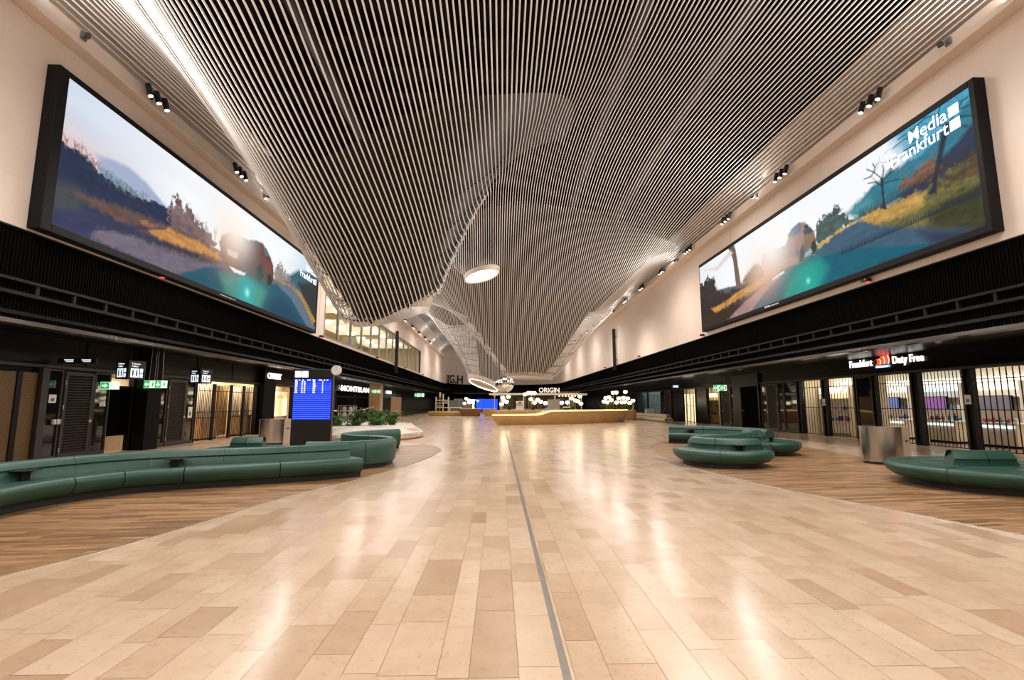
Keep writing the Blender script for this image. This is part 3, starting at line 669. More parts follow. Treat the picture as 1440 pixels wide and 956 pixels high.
def screen(side):
    L = side == 'left'
    s = 1 if L else -1; X = XL if L else XR
    y0, y1, z0, z1 = (9.95, 25.32, 5.07, 8.72) if L else (9.98, 25.34, 5.22, 8.84)
    d0, d1, e0, e1 = (10.2, 25.2, 5.25, 8.58) if L else (10.12, 25.3, 5.4, 8.68)
    t = thing('video_wall_screen', 'huge black-framed video screen on the left wall, car driving towards the window end' if L else 'huge black-framed video screen on the right wall with white lettering in its near top corner', 'video screen', (0, 0, 0))
    xb, xf = X+s*.002, X+s*.28
    m = MB().bbox(*sorted((xb, xf)), y0, d0, z0, z1, .015).bbox(*sorted((xb, xf)), d1, y1, z0, z1, .015).bbox(*sorted((xb, xf)), d0, d1, z0, e0, .015).bbox(*sorted((xb, xf)), d0, d1, e1, z1, .015)
    m.box(X+s*.002, X+s*.2, d0, d1, e0, e1)
    m.build('frame', FRM, t)
    (paint_left() if L else paint_right()).mesh('display', X+s*.262, SCM, t, not L)
    WM = mat('logo_white', (.9, .9, .9), .5, emit=(1, 1, 1), es=1.0)
    yc, k = (24.15, -1) if L else (11.35, 1)
    right = (0, 1, 0) if L else (0, -1, 0)
    sgn = 1 if L else -1
    lg = MB()
    def put(st, yy, zz, sz, al): 
        b = text_mb(st, sz, face_M((X+s*.268, yy, zz), right, (0, 0, 1)), .001, al, bold=.003); lg.mesh(b.v, b.f)
    q = .47
    if L:
        put('Media', 24.72, 8.08, q, 'RIGHT'); put('Frankfurt', 24.72, 7.66, q, 'RIGHT')
        for z in (8.08, 7.66): lg.box(X+s*.266, X+s*.27, 24.76, 25.02, z-.14, z+.14)
    else:
        put('Media', 10.70, 8.38, q, 'RIGHT'); put('Frankfurt', 10.70, 8.03, q, 'RIGHT')
        for z in (8.38, 8.03): lg.box(X+s*.266, X+s*.27, 10.40, 10.66, z-.13, z+.13)
    lg.build('logo', WM, t)
    return t
SCR_L = screen('left'); SCR_R = screen('right')
mk = MB()
SCREEN_MARK = mat('frame_mark', (.6, .6, .6), .5)
for (side, y) in ((-1, 16.5), (1, 18.2)):
    X = (XL+.285) if side < 0 else XR-.285
    for k in range(9):
        yy = y+k*.11; mk.box(X-.004, X+.004, yy, yy+.08, 5.14 if side < 0 else 5.29, 5.17 if side < 0 else 5.34+(.03 if k > 5 else 0))
b = MB(); b.v = [v for v in mk.v if v[0] < 0]; 
nL = len(b.v); 
for half, par in ((0, SCR_L), (1, SCR_R)):
    q = MB(); vs = mk.v[:nL] if half == 0 else mk.v[nL:]; fs = [f for f in mk.f if (f[0] < nL) == (half == 0)]
    q.mesh(vs, [tuple(i-(0 if half == 0 else nL) for i in f) for f in fs]); q.build('frame_marking', SCREEN_MARK, par)
# ------------------------------------------------------------------ shop fronts
GOLD = mat('gold_mesh_panel', (.16, .095, .038), .45, .5, var=.4, scale=30, bump=.3)
DGLASS = mat('dark_glass', (.006, .006, .007), .04, spec=.8)
GREYM = mat('door_frame_grey', (.055, .046, .040), .45, .3)
LOUV = mat('louvre_bronze', (.050, .038, .030), .42, .3)
SILV = mat('satin_silver', (.7, .68, .65), .3, .9)
WHITE = mat('white_paint', (.8, .78, .74), .5)
PAPER = mat('paper_white', (.82, .8, .78), .7)
SIGNW = mat('sign_white_glow', (.9, .9, .9), .5, emit=(1, .97, .93), es=1.5)
SIGNB = mat('sign_white_soft', (.8, .9, 1), .5, emit=(.80, .90, 1), es=.95)
GREEN = mat('exit_green', (.02, .4, .12), .5, emit=(.01, .45, .09), es=.9)
EXITW = mat('exit_white', (.8, .95, .85), .5, emit=(.8, 1, .85), es=.9)
def fx(side):  # plane, outward sign
    return (SL, 1) if side == 'l' else (SR, -1)
def louvre_door(side, ya, yb, zt, label, group):
    X, s = fx(side); x0 = X+s*.01
    t = thing('louvred_door', label, 'door', (0, 0, 0), 0, group)
    b = .09
    X1 = X+s*.09
    m = MB()
    for (a, c, d, e) in ((ya, ya+b, .02, zt), (yb-b, yb, .02, zt), (ya+b, yb-b, zt-b, zt), (ya+b, yb-b, .02, .16)): m.bbox(*sorted((x0, X1)), a, c, d, e, .008)
    m.build('door_frame', GREYM, t)
    l = MB(); z = .19
    l.box(*sorted((x0, X+s*.02)), ya+b, yb-b, .16, zt-b)
    while z < zt-b-.03:
        l.mesh([(X+s*.02, ya+b, z+.05), (X+s*.075, ya+b, z), (X+s*.075, yb-b, z), (X+s*.02, yb-b, z+.05), (X+s*.02, ya+b, z+.065), (X+s*.075, ya+b, z+.016), (X+s*.075, yb-b, z+.016), (X+s*.02, yb-b, z+.065)],
               [(0,1,2,3), (7,6,5,4), (0,4,5,1), (1,5,6,2), (2,6,7,3), (3,7,4,0)]); z += .074
    l.build('louvres', LOUV, t)
    h = MB(); yh = yb-.045
    h.cyl((X1, yh, 1.0), (X1+s*.05, yh, 1.0), .014, 8); h.tube([(X1+s*.05, yh, 1.0), (X1+s*.05, yh-.12, 1.0)], .011, 8); h.bbox(*sorted((X1, X1+s*.01)), yh-.025, yh+.025, .95, 1.05, .003)
    h.build('door_handle', SILV, t)
    g = MB()
    for z in (.25, zt*.55+.1, zt-.3): g.cyl((X1, ya+.015, z-.06), (X1, ya+.015, z+.06), .014, 8)
    g.build('hinges', SILV, t)
    return t
def glass_panel(side, ya, yb, zt, label, group=None):
    X, s = fx(side); t = thing('glass_sidelight', label, 'glass sidelight', (0, 0, 0), 0, group)
    m = MB(); b = .045
    for (a, c, d, e) in ((ya, ya+b, .02, zt), (yb-b, yb, .02, zt), (ya+b, yb-b, zt-b, zt), (ya+b, yb-b, .02, .12)): m.bbox(*sorted((X+s*.01, X+s*.07)), a, c, d, e, .006)
    m.build('frame', GREYM, t)
    MB().box(*sorted((X+s*.012, X+s*.03)), ya+b, yb-b, .12, zt-b).build('pane', DGLASS, t)
    return t
def grille(side, ya, yb, zt, label, group, n=12, inset=.0):
    X, s = fx(side); X -= s*inset
    t = thing('security_grille', label, 'security grille', (0, 0, 0), 0, group)
    for a, c in ((ya, ya+.07), (yb-.07, yb)): MB().bbox(*sorted((X-s*.05, X+s*.05)), a, c, 0.003, zt, .006).build('side_post', BLK, t)
    for z in (.05, zt*.5, zt*.87): MB().box(*sorted((X-s*.012, X+s*.012)), ya+.07, yb-.07, z-.014, z+.014).build('cross_rail', BLK, t)
    b = MB()
    for k in range(n):
        y = ya+.07+(yb-ya-.14)*(k+.5)/n; b.tube([(X, y, .03), (X, y, zt-.01)], .013 if yb-ya < 2.2 else .017, 6)
    b.build('bars', BLK, t)
    return t
ZL, ZR = 2.4, 2.6
# solid stretches + headers (structure)
WSH = mat('shop_wall_dark', (.004, .0036, .0033), .25, 0, spec=.12)
mr = MB(); mr.box(SR, SR+.18, Y0, 100, ZR, ZF0+.25)
for a, b in ((-14, 11.9), (15.42, 15.62), (17.42, 17.66), (22.5, 22.7), (19.5, 20.55), (24.5, 33.35), (35.72, 37.6), (40.5, 45.75), (54.2, 100)): mr.box(SR, SR+.18, a, b, 0, ZR)
struct(mr.build('wall_right_shopfront', WSH))
ml = MB(); ml.box(SL-.18, SL, Y0, 100, ZL, ZF0+.2)
for a, b in ((-14, 15.3), (16.35, 19.6), (24.55, 26.0), (28.75, 36.3), (46., 100)): ml.box(SL-.18, SL, a, b, 0, ZL)
struct(ml.build('wall_left_shopfront', WSH))
# header ledges
struct(MB().bbox(SR-.10, SR, 10, 60, ZR+.02, ZR+.10, .01).build('trim_header_right', GREYM))
struct(MB().bbox(SL, SL+.10, 8, 60, ZL+.02, ZL+.10, .01).build('trim_header_left', GREYM))
# glossy light panels in the header band on the left
hp = MB()
for k in range(6): hp.box(SL+.002, SL+.02, 9.2+k*2.6, 11.7+k*2.6, ZL+.16, ZF0+.1)
struct(hp.build('trim_header_panels', mat('header_panel', (.014, .011, .009), .3, 0, spec=.15)))
# ---- right: duty free grilles, from near to far
grille('r', 12.2, 15.42, ZR, 'nearest black barred grille of the bright duty free shop, cut by the frame edge', 'shop grilles right', 16)
grille('r', 15.62, 17.42, ZR, 'black barred grille of the duty free shop with a paper notice on its post', 'shop grilles right', 12)
grille('r', 17.66, 19.46, ZR, 'black barred grille of the duty free shop behind the steel bin', 'shop grilles right', 13)
grille('r', 20.6, 22.5, ZR, 'black barred grille of the cream cosmetics shop left of the steel bin', 'shop grilles right', 9)
grille('r', 22.7, 24.46, ZR, 'black barred grille in front of the pale blue shop wall', 'shop grilles right', 8)
grille('r', 33.38, 35.7, ZR, 'black barred grille beside the right hand exit sign, yellow lit shop inside', 'shop grilles right', 9)
grille('r', 37.62, 40.48, ZR, 'narrow black barred grille with warm light strips behind, past the dark pillar', 'shop grilles right', 10)
grille('r', 45.8, 49.8, ZR, 'dim grey green grille nearer of the two at the far right end', 'shop grilles right', 14)
grille('r', 50.0, 54.1, ZR, 'dim grey green grille farther of the two at the far right end', 'shop grilles right', 14)
for a, b, l in ((19.6, 20.5, 'mirror-black panel between duty free and cosmetics shop'), (24.66, 25.8, 'dark glass panel right of the near louvred door, right side'), (25.86, 26.36, 'narrow dark glass strip next to the near right louvred door'), (27.52, 28.08, 'narrow dark glass strip left of the near right louvred door'), (31.5, 31.86, 'narrow dark glass strip right of the far right louvred door')):
    glass_panel('r', a, b, ZR, l, 'dark glass panels right')
louvre_door('r', 26.4, 27.48, ZR-.05, 'bronze louvred door on the right between dark glass strips, near the black service door', 'louvred doors')
louvre_door('r', 31.9, 33.1, ZR-.05, 'bronze louvred door on the right under the exit sign', 'louvred doors')
louvre_door('r', 43.0, 44.6, ZR-.05, 'small far louvred door on the right before the grey green grilles', 'louvred doors')
sd = thing('service_door', 'tall matt black service door with silver handle on the right wall', 'door', (0, 0, 0))
MB().bbox(SR-.14, SR-.002, 28.2, 31.4, .01, ZF0+.1, .02).build('panel', BLK, sd)
MB().bbox(SR-.16, SR-.14, 28.35, 30.3, .02, 2.5, .005).build('door_leaf', BLK2, sd)
h = MB(); h.cyl((SR-.16, 30.1, 1.05), (SR-.22, 30.1, 1.05), .02, 8); h.tube([(SR-.22, 30.1, 1.05), (SR-.22, 29.85, 1.05)], .016, 8); h.build('door_handle', SILV, sd)
# ---- left
gp = thing('gold_wall_cladding', 'brownish gold mesh wall panel with black divider at the left edge', 'wall cladding', (0, 0, 0))
MB().bbox(SL+.01, SL+.05, 9.5, 12.36, .03, ZL-.12, .01).build('near_sheet', GOLD, gp); MB().bbox(SL+.01, SL+.05, 12.5, 12.92, .03, ZL-.12, .01).build('far_sheet', GOLD, gp)
MB().bbox(SL+.01, SL+.08, 12.36, 12.5, .0, ZL-.1, .01).build('divider', BLK, gp)
struct(MB().bbox(SL+.01, SL+.16, 12.94, 13.14, .0, ZL+.02, .01).build('column_post_left', GREYM))
g1 = glass_panel('l', 13.15, 13.66, ZL, 'dark glass strip with paper notice, left of the nearest louvred door', 'dark glass panels left')
glass_panel('l', 14.72, 15.3, ZL, 'dark glass strip under the small exit arrow sign, right of nearest louvred door', 'dark glass panels left')
glass_panel('l', 17.14, 17.9, ZL, 'dark glass strip right of the black column on the left', 'dark glass panels left')
glass_panel('l', 18.98, 19.55, ZL, 'dark glass strip with a paper notice beside the warm lit grilles', 'dark glass panels left')
louvre_door('l', 13.7, 14.68, ZL-.04, 'bronze louvred door on the left nearest the camera, above the green bench', 'louvred doors')
louvre_door('l', 17.94, 18.95, ZL-.04, 'bronze louvred door on the left under the hanging exit sign with two arrows', 'louvred doors')
# recess with cream wall and hanging louvre
struct(MB().box(SL-1.6, SL-1.5, 15.1, 16.5, 0, ZL).box(SL-1.5, SL, 15.2, 15.3, 0, ZL).box(SL-1.5, SL, 16.36, 16.46, 0, ZL).box(SL-1.5, SL, 15.3, 16.36, ZL-.02, ZL+.05).build('wall_recess', mat('recess_cream', (.62, .52, .36), .6)))
lr = thing('hanging_louvre', 'dark louvred shutter hanging in the lit cream recess on the left', 'shutter', (0, 0, 0))
l = MB()
for k in range(30): l.mesh([(SL-.06, 15.36, .52+k*.048+.03), (SL-.01, 15.36, .52+k*.048), (SL-.01, 16.3, .52+k*.048), (SL-.06, 16.3, .52+k*.048+.03), (SL-.06, 15.36, .52+k*.048+.04), (SL-.01, 15.36, .52+k*.048+.012), (SL-.01, 16.3, .52+k*.048+.012), (SL-.06, 16.3, .52+k*.048+.04)], [(0,1,2,3), (7,6,5,4), (0,4,5,1), (1,5,6,2), (2,6,7,3), (3,7,4,0)])
l.box(SL-.09, SL-.07, 15.36, 16.3, .5, 2.0)
l.build('louvres', BLK2, lr)
f = MB(); f.bbox(SL-.1, SL, 15.31, 15.36, .46, 2.04, .005).bbox(SL-.1, SL, 16.3, 16.35, .46, 2.04, .005).bbox(SL-.1, SL, 15.36, 16.3, 1.97, 2.04, .005); f.build('frame', BLK, lr)
light('AREA', 'recess_light', (SL-.8, 15.8, ZL-.06), 18, WARM2 if 'WARM2' in globals() else (1, .85, .7), .6, .6, aim=(SL-.8, 15.8, 0))
struct(MB().bbox(SL+.01, SL+.42, 16.40, 17.08, 0, ZF0+.1, .015).build('column_left', mat('column_black', (.005, .0042, .0038), .5, spec=.08)))
GL = 'warm lit shop grilles left'
grille('l', 19.62, 20.9, ZL-.1, 'first black grille of the warm lit left shop, under the hanging restroom sign', GL, 10)
grille('l', 20.9, 22.2, ZL-.1, 'second black grille of the warm lit left shop, golden curtain behind it', GL, 10)
grille('l', 22.2, 23.3, ZL-.1, 'third black grille of the warm lit left shop', GL, 9)
grille('l', 23.3, 24.52, ZL-.1, 'fourth black grille of the warm lit left shop, beside the dark column', GL, 10)
struct(MB().bbox(SL+.01, SL+.3, 24.62, 25.9, 0, ZF0+.1, .015).build('column_jeweller', MATS['column_black']))
grille('l', 36.4, 41., ZL-.1, 'left half of the dim grille under the pen shop lettering', 'pen shop grilles', 16)
grille('l', 41.2, 45.9, ZL-.1, 'right half of the dim grille under the pen shop lettering', 'pen shop grilles', 16)
TAN = mat('tan_oak', (.52, .33, .16), .5, var=.12, scale=3)
struct(MB().bbox(-11.4, -10.4, 43.8, 44.8, 0, ZF0+.15, .03).build('column_oak', TAN))
gd = thing('golden_door', 'far pair of golden wooden door leaves on the left', 'door', (0, 0, 0))
MB().bbox(SL+.01, SL+.06, 54.6, 57.5, .02, ZL-.15, .01).build('left_leaf', TAN, gd); MB().bbox(SL+.01, SL+.06, 57.6, 60.4, .02, ZL-.15, .01).build('right_leaf', TAN, gd)
# ---- interiors
INW = mat('shop_white', (.82, .78, .70), .5)
INC = mat('shop_cream', (.80, .68, .50), .5)
INB = mat('shop_blue', (.42, .56, .62), .4)
def room(name, x0, x1, y0, y1, h, m, col, e, n=2):
    a, b = min(x0, x1), max(x0, x1)
    inner = a if x0 > x1 else b   # back wall side
    mbx = MB()
    bk = (a-.1, a) if x1 < x0 else (b, b+.1)
    mbx.box(*bk, y0, y1, 0, h+.5).box(a, b, y0-.08, y0, 0, h+.5).box(a, b, y1, y1+.08, 0, h+.5).box(a, b, y0, y1, h+.4, h+.5)
    struct(mbx.build('wall_'+name, m))
    for k in range(n):
        yc = y0+(y1-y0)*(k+.5)/n
        light('AREA', name+'_ceiling_light', ((x0+x1)/2, yc, h+.36), e/n, col, abs(x1-x0)*.6, (y1-y0)/n*.7, aim=((x0+x1)/2, yc, 0))
room('duty_free', SR+1.5, SR+6, 11.9, 27.4, 2.6, INW, (1, .95, .86), 260, 3)
struct(MB().box(SR+.18, SR+1.5, 11.8, 20.4, 3.0, 3.1).box(SR+.18, SR+1.5, 11.8, 11.9, 0, 3.1).build('ceiling_duty_free_front', INW))
room('cosmetics_shop', SR+.2, SR+1.2, 20.5, 24.42, 2.6, INC, (1, .92, .78), 34, 1)
room('blue_shop', SR+.2, SR+1.2, 24.52, 27.0, 2.6, INB, (.92, .97, 1), 16, 1)
room('yellow_shop', SR+.2, SR+1.3, 33.3, 37.95, 2.6, INC, (1, .85, .55), 30, 1)
room('strip_light_shop', SR+.2, SR+1.4, 38.05, 43.5, 2.6, INC, (1, .86, .6), 24, 1)
room('dim_shop', SR+.2, SR+1.2, 45.7, 57.5, 2.6, INB, (.9, 1, .9), 25, 1)
room('jewellery_shop', SL-.2, SL-1.9, 19.6, 25.9, 2.3, INC, (1, .84, .62), 170, 2)
room('bead_shop', SL-.2, SL-1.4, 26.0, 31, 2.3, INC, (1, .78, .55), 60, 1)
room('pen_shop', SL-.2, SL-3, 36.3, 46, 2.3, BLK2, (1, .9, .7), 18, 1)
def shelf_unit(x, y, wd, dp, h, n, m, label, group, face=-1, rz=0., glow=None):
    t = thing('display_shelf', label, 'display shelf', (x, y, 0), rz, group)
    MB().box(0, .04, -wd/2, wd/2, .01, h).build('back_panel', m, t)
    for a in (-wd/2, wd/2-.03): MB().box(-dp, 0, a, a+.03, .01, h).build('side_panel', m, t)
    for k in range(n): MB().box(-dp, 0, -wd/2+.03, wd/2-.03, .12+k*(h-.2)/n, .15+k*(h-.2)/n).build('shelf', m, t)
    if glow:
        MB().box(-dp+.005, -dp+.03, -wd/2+.03, wd/2-.03, h-.34, h-.05).build('lit_header', glow, t)
    return t
HD1 = mat('lit_header_cream', (.9, .85, .7), .5, emit=(1, .92, .75), es=1.6)
HD2 = mat('lit_header_blue', (.6, .75, .9), .5, emit=(.7, .85, 1), es=1.4)
SHW = mat('shelf_white', (.78, .75, .70), .5)
PCOL = [mat('pack_'+n, c, .45) for n, c in (('navy', (.03, .05, .16)), ('violet', (.14, .05, .22)), ('red', (.45, .04, .04)), ('white', (.8, .8, .8)), ('gold', (.55, .38, .12)), ('black', (.02, .02, .02)), ('sky', (.2, .45, .65)), ('rose', (.6, .3, .32)), ('green', (.08, .25, .12)))]
rp = random.Random(11)
def products(t_x, y, wd, dp, h, n, where, shelves, per=6):
    for si, k in enumerate(shelves):
        z = .15+k*(h-.2)/n+.001
        for q in range(per):
            yy = y-wd/2+.08+(wd-.16)*(q+.5)/per; hh = rp.uniform(.10, min(.24, (h-.2)/n-.06)); ww = (wd-.16)/per*rp.uniform(.45, .8)
            ci = rp.randrange(len(PCOL)); kind = rp.random() < .5
            m = MB()
            if kind: m.lathe([(ww*.42, 0), (ww*.45, .01), (ww*.45, hh*.68), (ww*.16, hh*.8), (ww*.16, hh)], (0, 0, 0), 10)
            else: m.bbox(-.06, .06, -ww/2, ww/2, 0, hh, .006)
            o = m.build('perfume_bottle' if kind else 'gift_box', PCOL[ci], None, 40)
            o.location = (t_x-dp*.5, yy, z)
            cn = MATS_NAME[PCOL[ci].name]
            tag(o, '%s %s %s, %s shelf, %s' % (cn, 'bottle' if kind else 'box', ORD[q], LEV[si], where), 'bottle' if kind else 'box', 'goods in '+where)
MATS_NAME = {m.name: m.name[5:] for m in PCOL}
ORD = ['first from near end', 'second from near end', 'third from near end', 'fourth from near end', 'fifth from near end', 'sixth from near end']
LEV = ['lower', 'upper']
xb = SR+5.9
SG = 'duty free back shelves'
for k, (y, w_, lb, gl) in enumerate(((20.2, 2.3, 'white back-wall shelf with violet screen, nearest duty free bay', HD1), (22.8, 2.4, 'white back-wall shelf in the duty free bay behind the notice', HD2), (25.7, 2.5, 'white back-wall shelf in the farthest duty free bay', HD1))):
    shelf_unit(xb, y, w_, .4, 2.4, 4, SHW, lb, SG, glow=gl)
    products(xb, y, w_, .4, 2.4, 4, ('nearest', 'middle', 'farthest')[k]+' duty free wall bay', (1, 2), 6)
for k, (y, lb) in enumerate(((16.6, 'low white display table nearest in the duty free shop'), (18.8, 'low white display table behind the post notice'), (21.1, 'low white display table behind the steel bin'))):
    t = thing('display_table', lb, 'display table', (SR+2.2, y, 0), 0, 'duty free tables')
    MB().bbox(-.35, .35, -.7, .7, .78, .84, .01).build('table_top', SHW, t); MB().bbox(-.30, .30, -.62, .62, .08, .78, .01).build('cabinet', mat('table_cream', (.75, .66, .5), .5), t); MB().box(-.26, .26, -.58, .58, .0, .08).build('plinth', BLK2, t)
    MB().box(-.352, -.345, -.6, .6, .66, .74).build('light_strip', HD2, t)
    for q in range(5):
        m = MB(); hh = rp.uniform(.14, .3); m.lathe([(.05, 0), (.055, .01), (.055, hh*.66), (.02, hh*.78), (.02, hh)], (0, 0, 0), 10)
        ci = rp.randrange(9); o = m.build('perfume_bottle', PCOL[ci], None, 40); o.location = (SR+2.05, y-.5+q*.25, .841)
        tag(o, '%s bottle %s on the %s duty free table' % (MATS_NAME[PCOL[ci].name], ORD[q], ('nearest', 'middle', 'farthest')[k]), 'bottle', 'bottles on duty free tables')
# screens hanging in the duty free
for k, (y, c, lb) in enumerate(((20.0, (.10, .10, .13), 'dark grey advertising panel with pale disc behind nearest grille'), (22.9, (.22, .09, .32), 'violet advertising panel above the duty free shelves behind the notice'), (25.6, (.10, .15, .38), 'blue advertising panel above the farthest duty free shelves'))):
    t = thing('advertising_screen', lb, 'advertising screen', (xb-.5, y, 1.52), 0, 'duty free panels')
    MB().bbox(-.03, .03, -.75, .75, -.3, .3, .01).build('frame', BLK2, t)
    MB().box(-.036, -.03, -.71, .71, -.27, .27).build('screen', mat('ad_panel_%d' % k, c, .3, emit=c, es=.45), t)
# cosmetics + blue shop fittings
shelf_unit(SR+1.15, 23.2, 2.1, .35, 2.3, 4, mat('shelf_cream', (.8, .7, .52), .5), 'cream lit shelf of the cosmetics shop', None, glow=HD1)
products(SR+1.15, 23.2, 2.1, .35, 2.3, 4, 'cosmetics shop', (1, 2), 6)
shelf_unit(SR+1.15, 25.7, 1.8, .3, 2.2, 3, mat('shelf_pale_blue', (.5, .68, .75), .4), 'pale blue lit shelf in the shop with blue wall', None, glow=HD2)
shelf_unit(SR+1.25, 36.8, 2.1, .35, 2.3, 4, mat('shelf_yellow', (.75, .62, .38), .5), 'yellow lit shelf near the right hand exit sign', None, glow=HD1)
products(SR+1.25, 36.8, 2.1, .35, 2.3, 4, 'yellow lit shop', (1, 2), 6)
st = thing('light_columns', 'row of tall warm light columns behind the narrow far grille', 'lamp', (SR+1., 41.4, 0))
for k in range(4): MB().lathe([(.09, 0), (.09, 2.3)], (0, -1.1+k*.75, 0), 12).build('light_column', mat('warm_column', (1, .85, .6), .5, emit=(1, .8, .5), es=1.6), st)
MB().box(-.2, .2, -1.3, 1.3, 0, .001).build('base_plate', BLK2, st)
# jewellery shop: hanging drapes and counters seen through the grilles
for k, (y, wd, c, lb) in enumerate(((21.9, 1.1, (.75, .62, .48), 'pale drape behind the first warm grille'), (23.2, 1.1, (.45, .28, .10), 'golden brown drape behind the second warm grille'), (24.4, .8, (.85, .75, .6), 'cream drape behind the third warm grille'), (25.4, .7, (.6, .45, .3), 'tan drape behind the fourth warm grille'))):
    pth = [(SL-1.0-.05*math.sin(q*1.3), y-wd/2+wd*q/24) for q in range(25)]
    o = MB().sweep(pth, [(-.008, .05), (.008, .05), (.008, 2.3), (-.008, 2.3)]).build('drape', mat('drape_%d' % k, c, .6), None, True); tag(o, lb, 'curtain', 'drapes left shop')
for y, lb in ((21.4, 'wooden counter behind first warm grille on the left'), (24.3, 'wooden counter behind third and fourth warm grilles')):
    t = thing('shop_counter', lb, 'counter', (SL-.62, y, 0), 0, 'left shop counters')
    MB().bbox(-.25, .25, -.6, .6, .05, .88, .015).build('body', TAN, t); MB().bbox(-.28, .28, -.64, .64, .88, .93, .01).build('worktop', mat('counter_dark', (.12, .07, .04), .35), t); MB().box(-.22, .22, -.56, .56, 0, .05).build('plinth', BLK2, t)
# lit poster of the bead shop
t = thing('lit_poster', 'tall glowing orange white poster with shop name beside the flight board', 'poster', (0, 0, 0))
MB().bbox(SL-.5, SL-.42, 27.05, 29.1, .75, 2.2, .01).build('light_box', WHITE, t)
def poster_mat():
    m = mat('poster_gradient', (.9, .6, .3), .5); n, l, b = N(m)
    tc = n.new('ShaderNodeTexCoord'); nz = n.new('ShaderNodeTexNoise'); nz.inputs['Scale'].default_value = .8; l.new(tc.outputs['Object'], nz.inputs['Vector'])
    r = n.new('ShaderNodeValToRGB'); r.color_ramp.elements[0].position = .35; r.color_ramp.elements[1].position = .62
    r.color_ramp.elements[0].color = (.75, .30, .12, 1); r.color_ramp.elements[1].color = (1, .82, .6, 1); l.new(nz.outputs['Fac'], r.inputs['Fac'])
    l.new(r.outputs[0], b.inputs['Emission Color']); b.inputs['Emission Strength'].default_value = 2.0; return m
MB().box(SL-.42, SL-.414, 27.1, 29.05, .8, 2.15).build('picture', poster_mat(), t)
text_mb('PANDORA', .2, face_M((SL-.411, 28.05, 1.86), (0, 1, 0), (0, 0, 1)), .001).build('lettering', mat('letter_brown', (.2, .08, .05), .6), t)
MB().box(SL-.5, SL-.42, 27.1, 29.05, 0, .75).build('base', INC, t)
# ---- notices
def notice(side, y, z, w_, h, label, rz=0.):
    X, s = fx(side); m = MB().box(*sorted((X+s*.072, X+s*.075)), y-w_/2, y+w_/2, z-h/2, z+h/2)
    t = thing('notice_sign', label, 'notice', (0, 0, 0)); m.build('sheet', PAPER, t)
    MB().box(*sorted((X+s*.0752, X+s*.076)), y-w_*.25, y+w_*.25, z-h*.3, z+h*.05).build('print', mat('print_grey', (.15, .15, .17), .7), t)
notice('r', 15.53, 1.62, .22, .30, 'white paper notice on the post between two duty free grilles')
notice('r', 22.6, 1.55, .2, .30, 'white paper notice on the post between cosmetics and blue shop')
notice('l', 13.38, 1.62, .22, .22, 'small grey white notice on the dark glass near the left edge')
notice('l', 19.27, 1.16, .26, .42, 'blank white sheet on dark glass beside the warm lit grilles')
notice('l', 15.05, 1.45, .22, .08, 'small grey strip notice on the dark glass under the exit arrow')
fl = thing('brochure_shelf', 'row of coloured brochures in a rack on the dark glass, left edge', 'brochure rack', (0, 0, 0))
MB().box(SL+.07, SL+.13, 13.40, 13.68, .93, .95).build('tray', GREYM, fl)
for k in range(5): MB().box(SL+.08, SL+.12, 13.405+k*.055, 13.45+k*.055, .95, 1.08).build('brochure', [PCOL[4], PAPER, PCOL[6], PAPER, PCOL[7]][k], fl)
# ---- lettering over the shops
def letters(name, string, size, loc, right, m, label, ext=.03, sx=1., bold=.0, shear=0.):
    o = text_mb(string, size, face_M(loc, right, (0, 0, 1)), ext, 'CENTER', shear, sx, bold).build(name, m); return tag(o, label, 'sign')
df = thing('shop_sign', 'white duty free lettering with red sail logo over the right hand grilles', 'sign', (0, 0, 0))
xs = SR-.06
text_mb('Frankfurt', .40, face_M((xs, 20.1, 3.13), (0, -1, 0), (0, 0, 1)), .02, 'CENTER', 0, .86, .006).build('left_lettering', SIGNW, df)
text_mb('Duty Free', .40, face_M((xs, 17.72, 3.13), (0, -1, 0), (0, 0, 1)), .02, 'CENTER', 0, .86, .006).build('right_lettering', SIGNW, df)
REDG = mat('logo_red_glow', (.8, .05, .01), .4, emit=(1, .05, .008), es=2.2)
for k in range(3):
    yc = 19.12-k*.21; m = MB(); prof = []
    h0 = (.22, .30, .36)[k]
    L = [(yc-.05*math.sin(math.pi*q/8)+.09, 3.03+h0*q/8) for q in range(9)]; Rr = [(yc-.05*math.sin(math.pi*q/8)-.08-.03*(1-q/8), 3.03+h0*q/8) for q in range(9)]
    poly = L+Rr[::-1]; n = len(poly)
    m.mesh([(xs-.02, y, z) for y, z in poly]+[(xs+.02, y, z) for y, z in poly], [tuple(range(n)), tuple(range(2*n-1, n-1, -1))]+[(i, (i+1) % n, n+(i+1) % n, n+i) for i in range(n)])
    m.build('sail', REDG, df)
    MB().tube([(xs-.025, y, z) for y, z in Rr], .012, 5).build('sail_edge', SIGNW, df)
MB().box(xs-.02, xs+.02, 18.56, 19.28, 2.90, 2.99).build('name_strip', mat('strip_blue', (.1, .3, .6), .4, emit=(.15, .45, .95), es=1.2), df)
text_mb('Heinemann', .13, face_M((xs-.021, 18.92, 2.945), (0, -1, 0), (0, 0, 1)), .003, bold=.003).build('name_lettering', SIGNW, df)
letters('shop_sign', 'CHRIST', .40, (SL+.36, 25.55, 2.86), (0, 1, 0), SIGNW, 'glowing white jeweller lettering on the left above the dark column', .02, 1.15, .01)
letters('shop_sign', 'MONTBLANC', .62, (SL+.1, 41.6, 2.62), (0, 1, 0), SIGNW, 'glowing white pen shop lettering over the dim left grille', .02, 2.35, .008)
letters('shop_sign', 'KORRES', .30, (SR+.75, 22.4, 2.38), (0, -1, 0), SIGNW, 'white glowing lettering inside the cream cosmetics shop', .01, 1., .01)
ls = thing('shop_sign', 'small blue white glowing sign far along the left shops', 'sign', (0, 0, 0)); MB().bbox(SL+.02, SL+.1, 52.2, 54.6, 2.5, 2.85, .01).build('sign_face', SIGNB, ls)
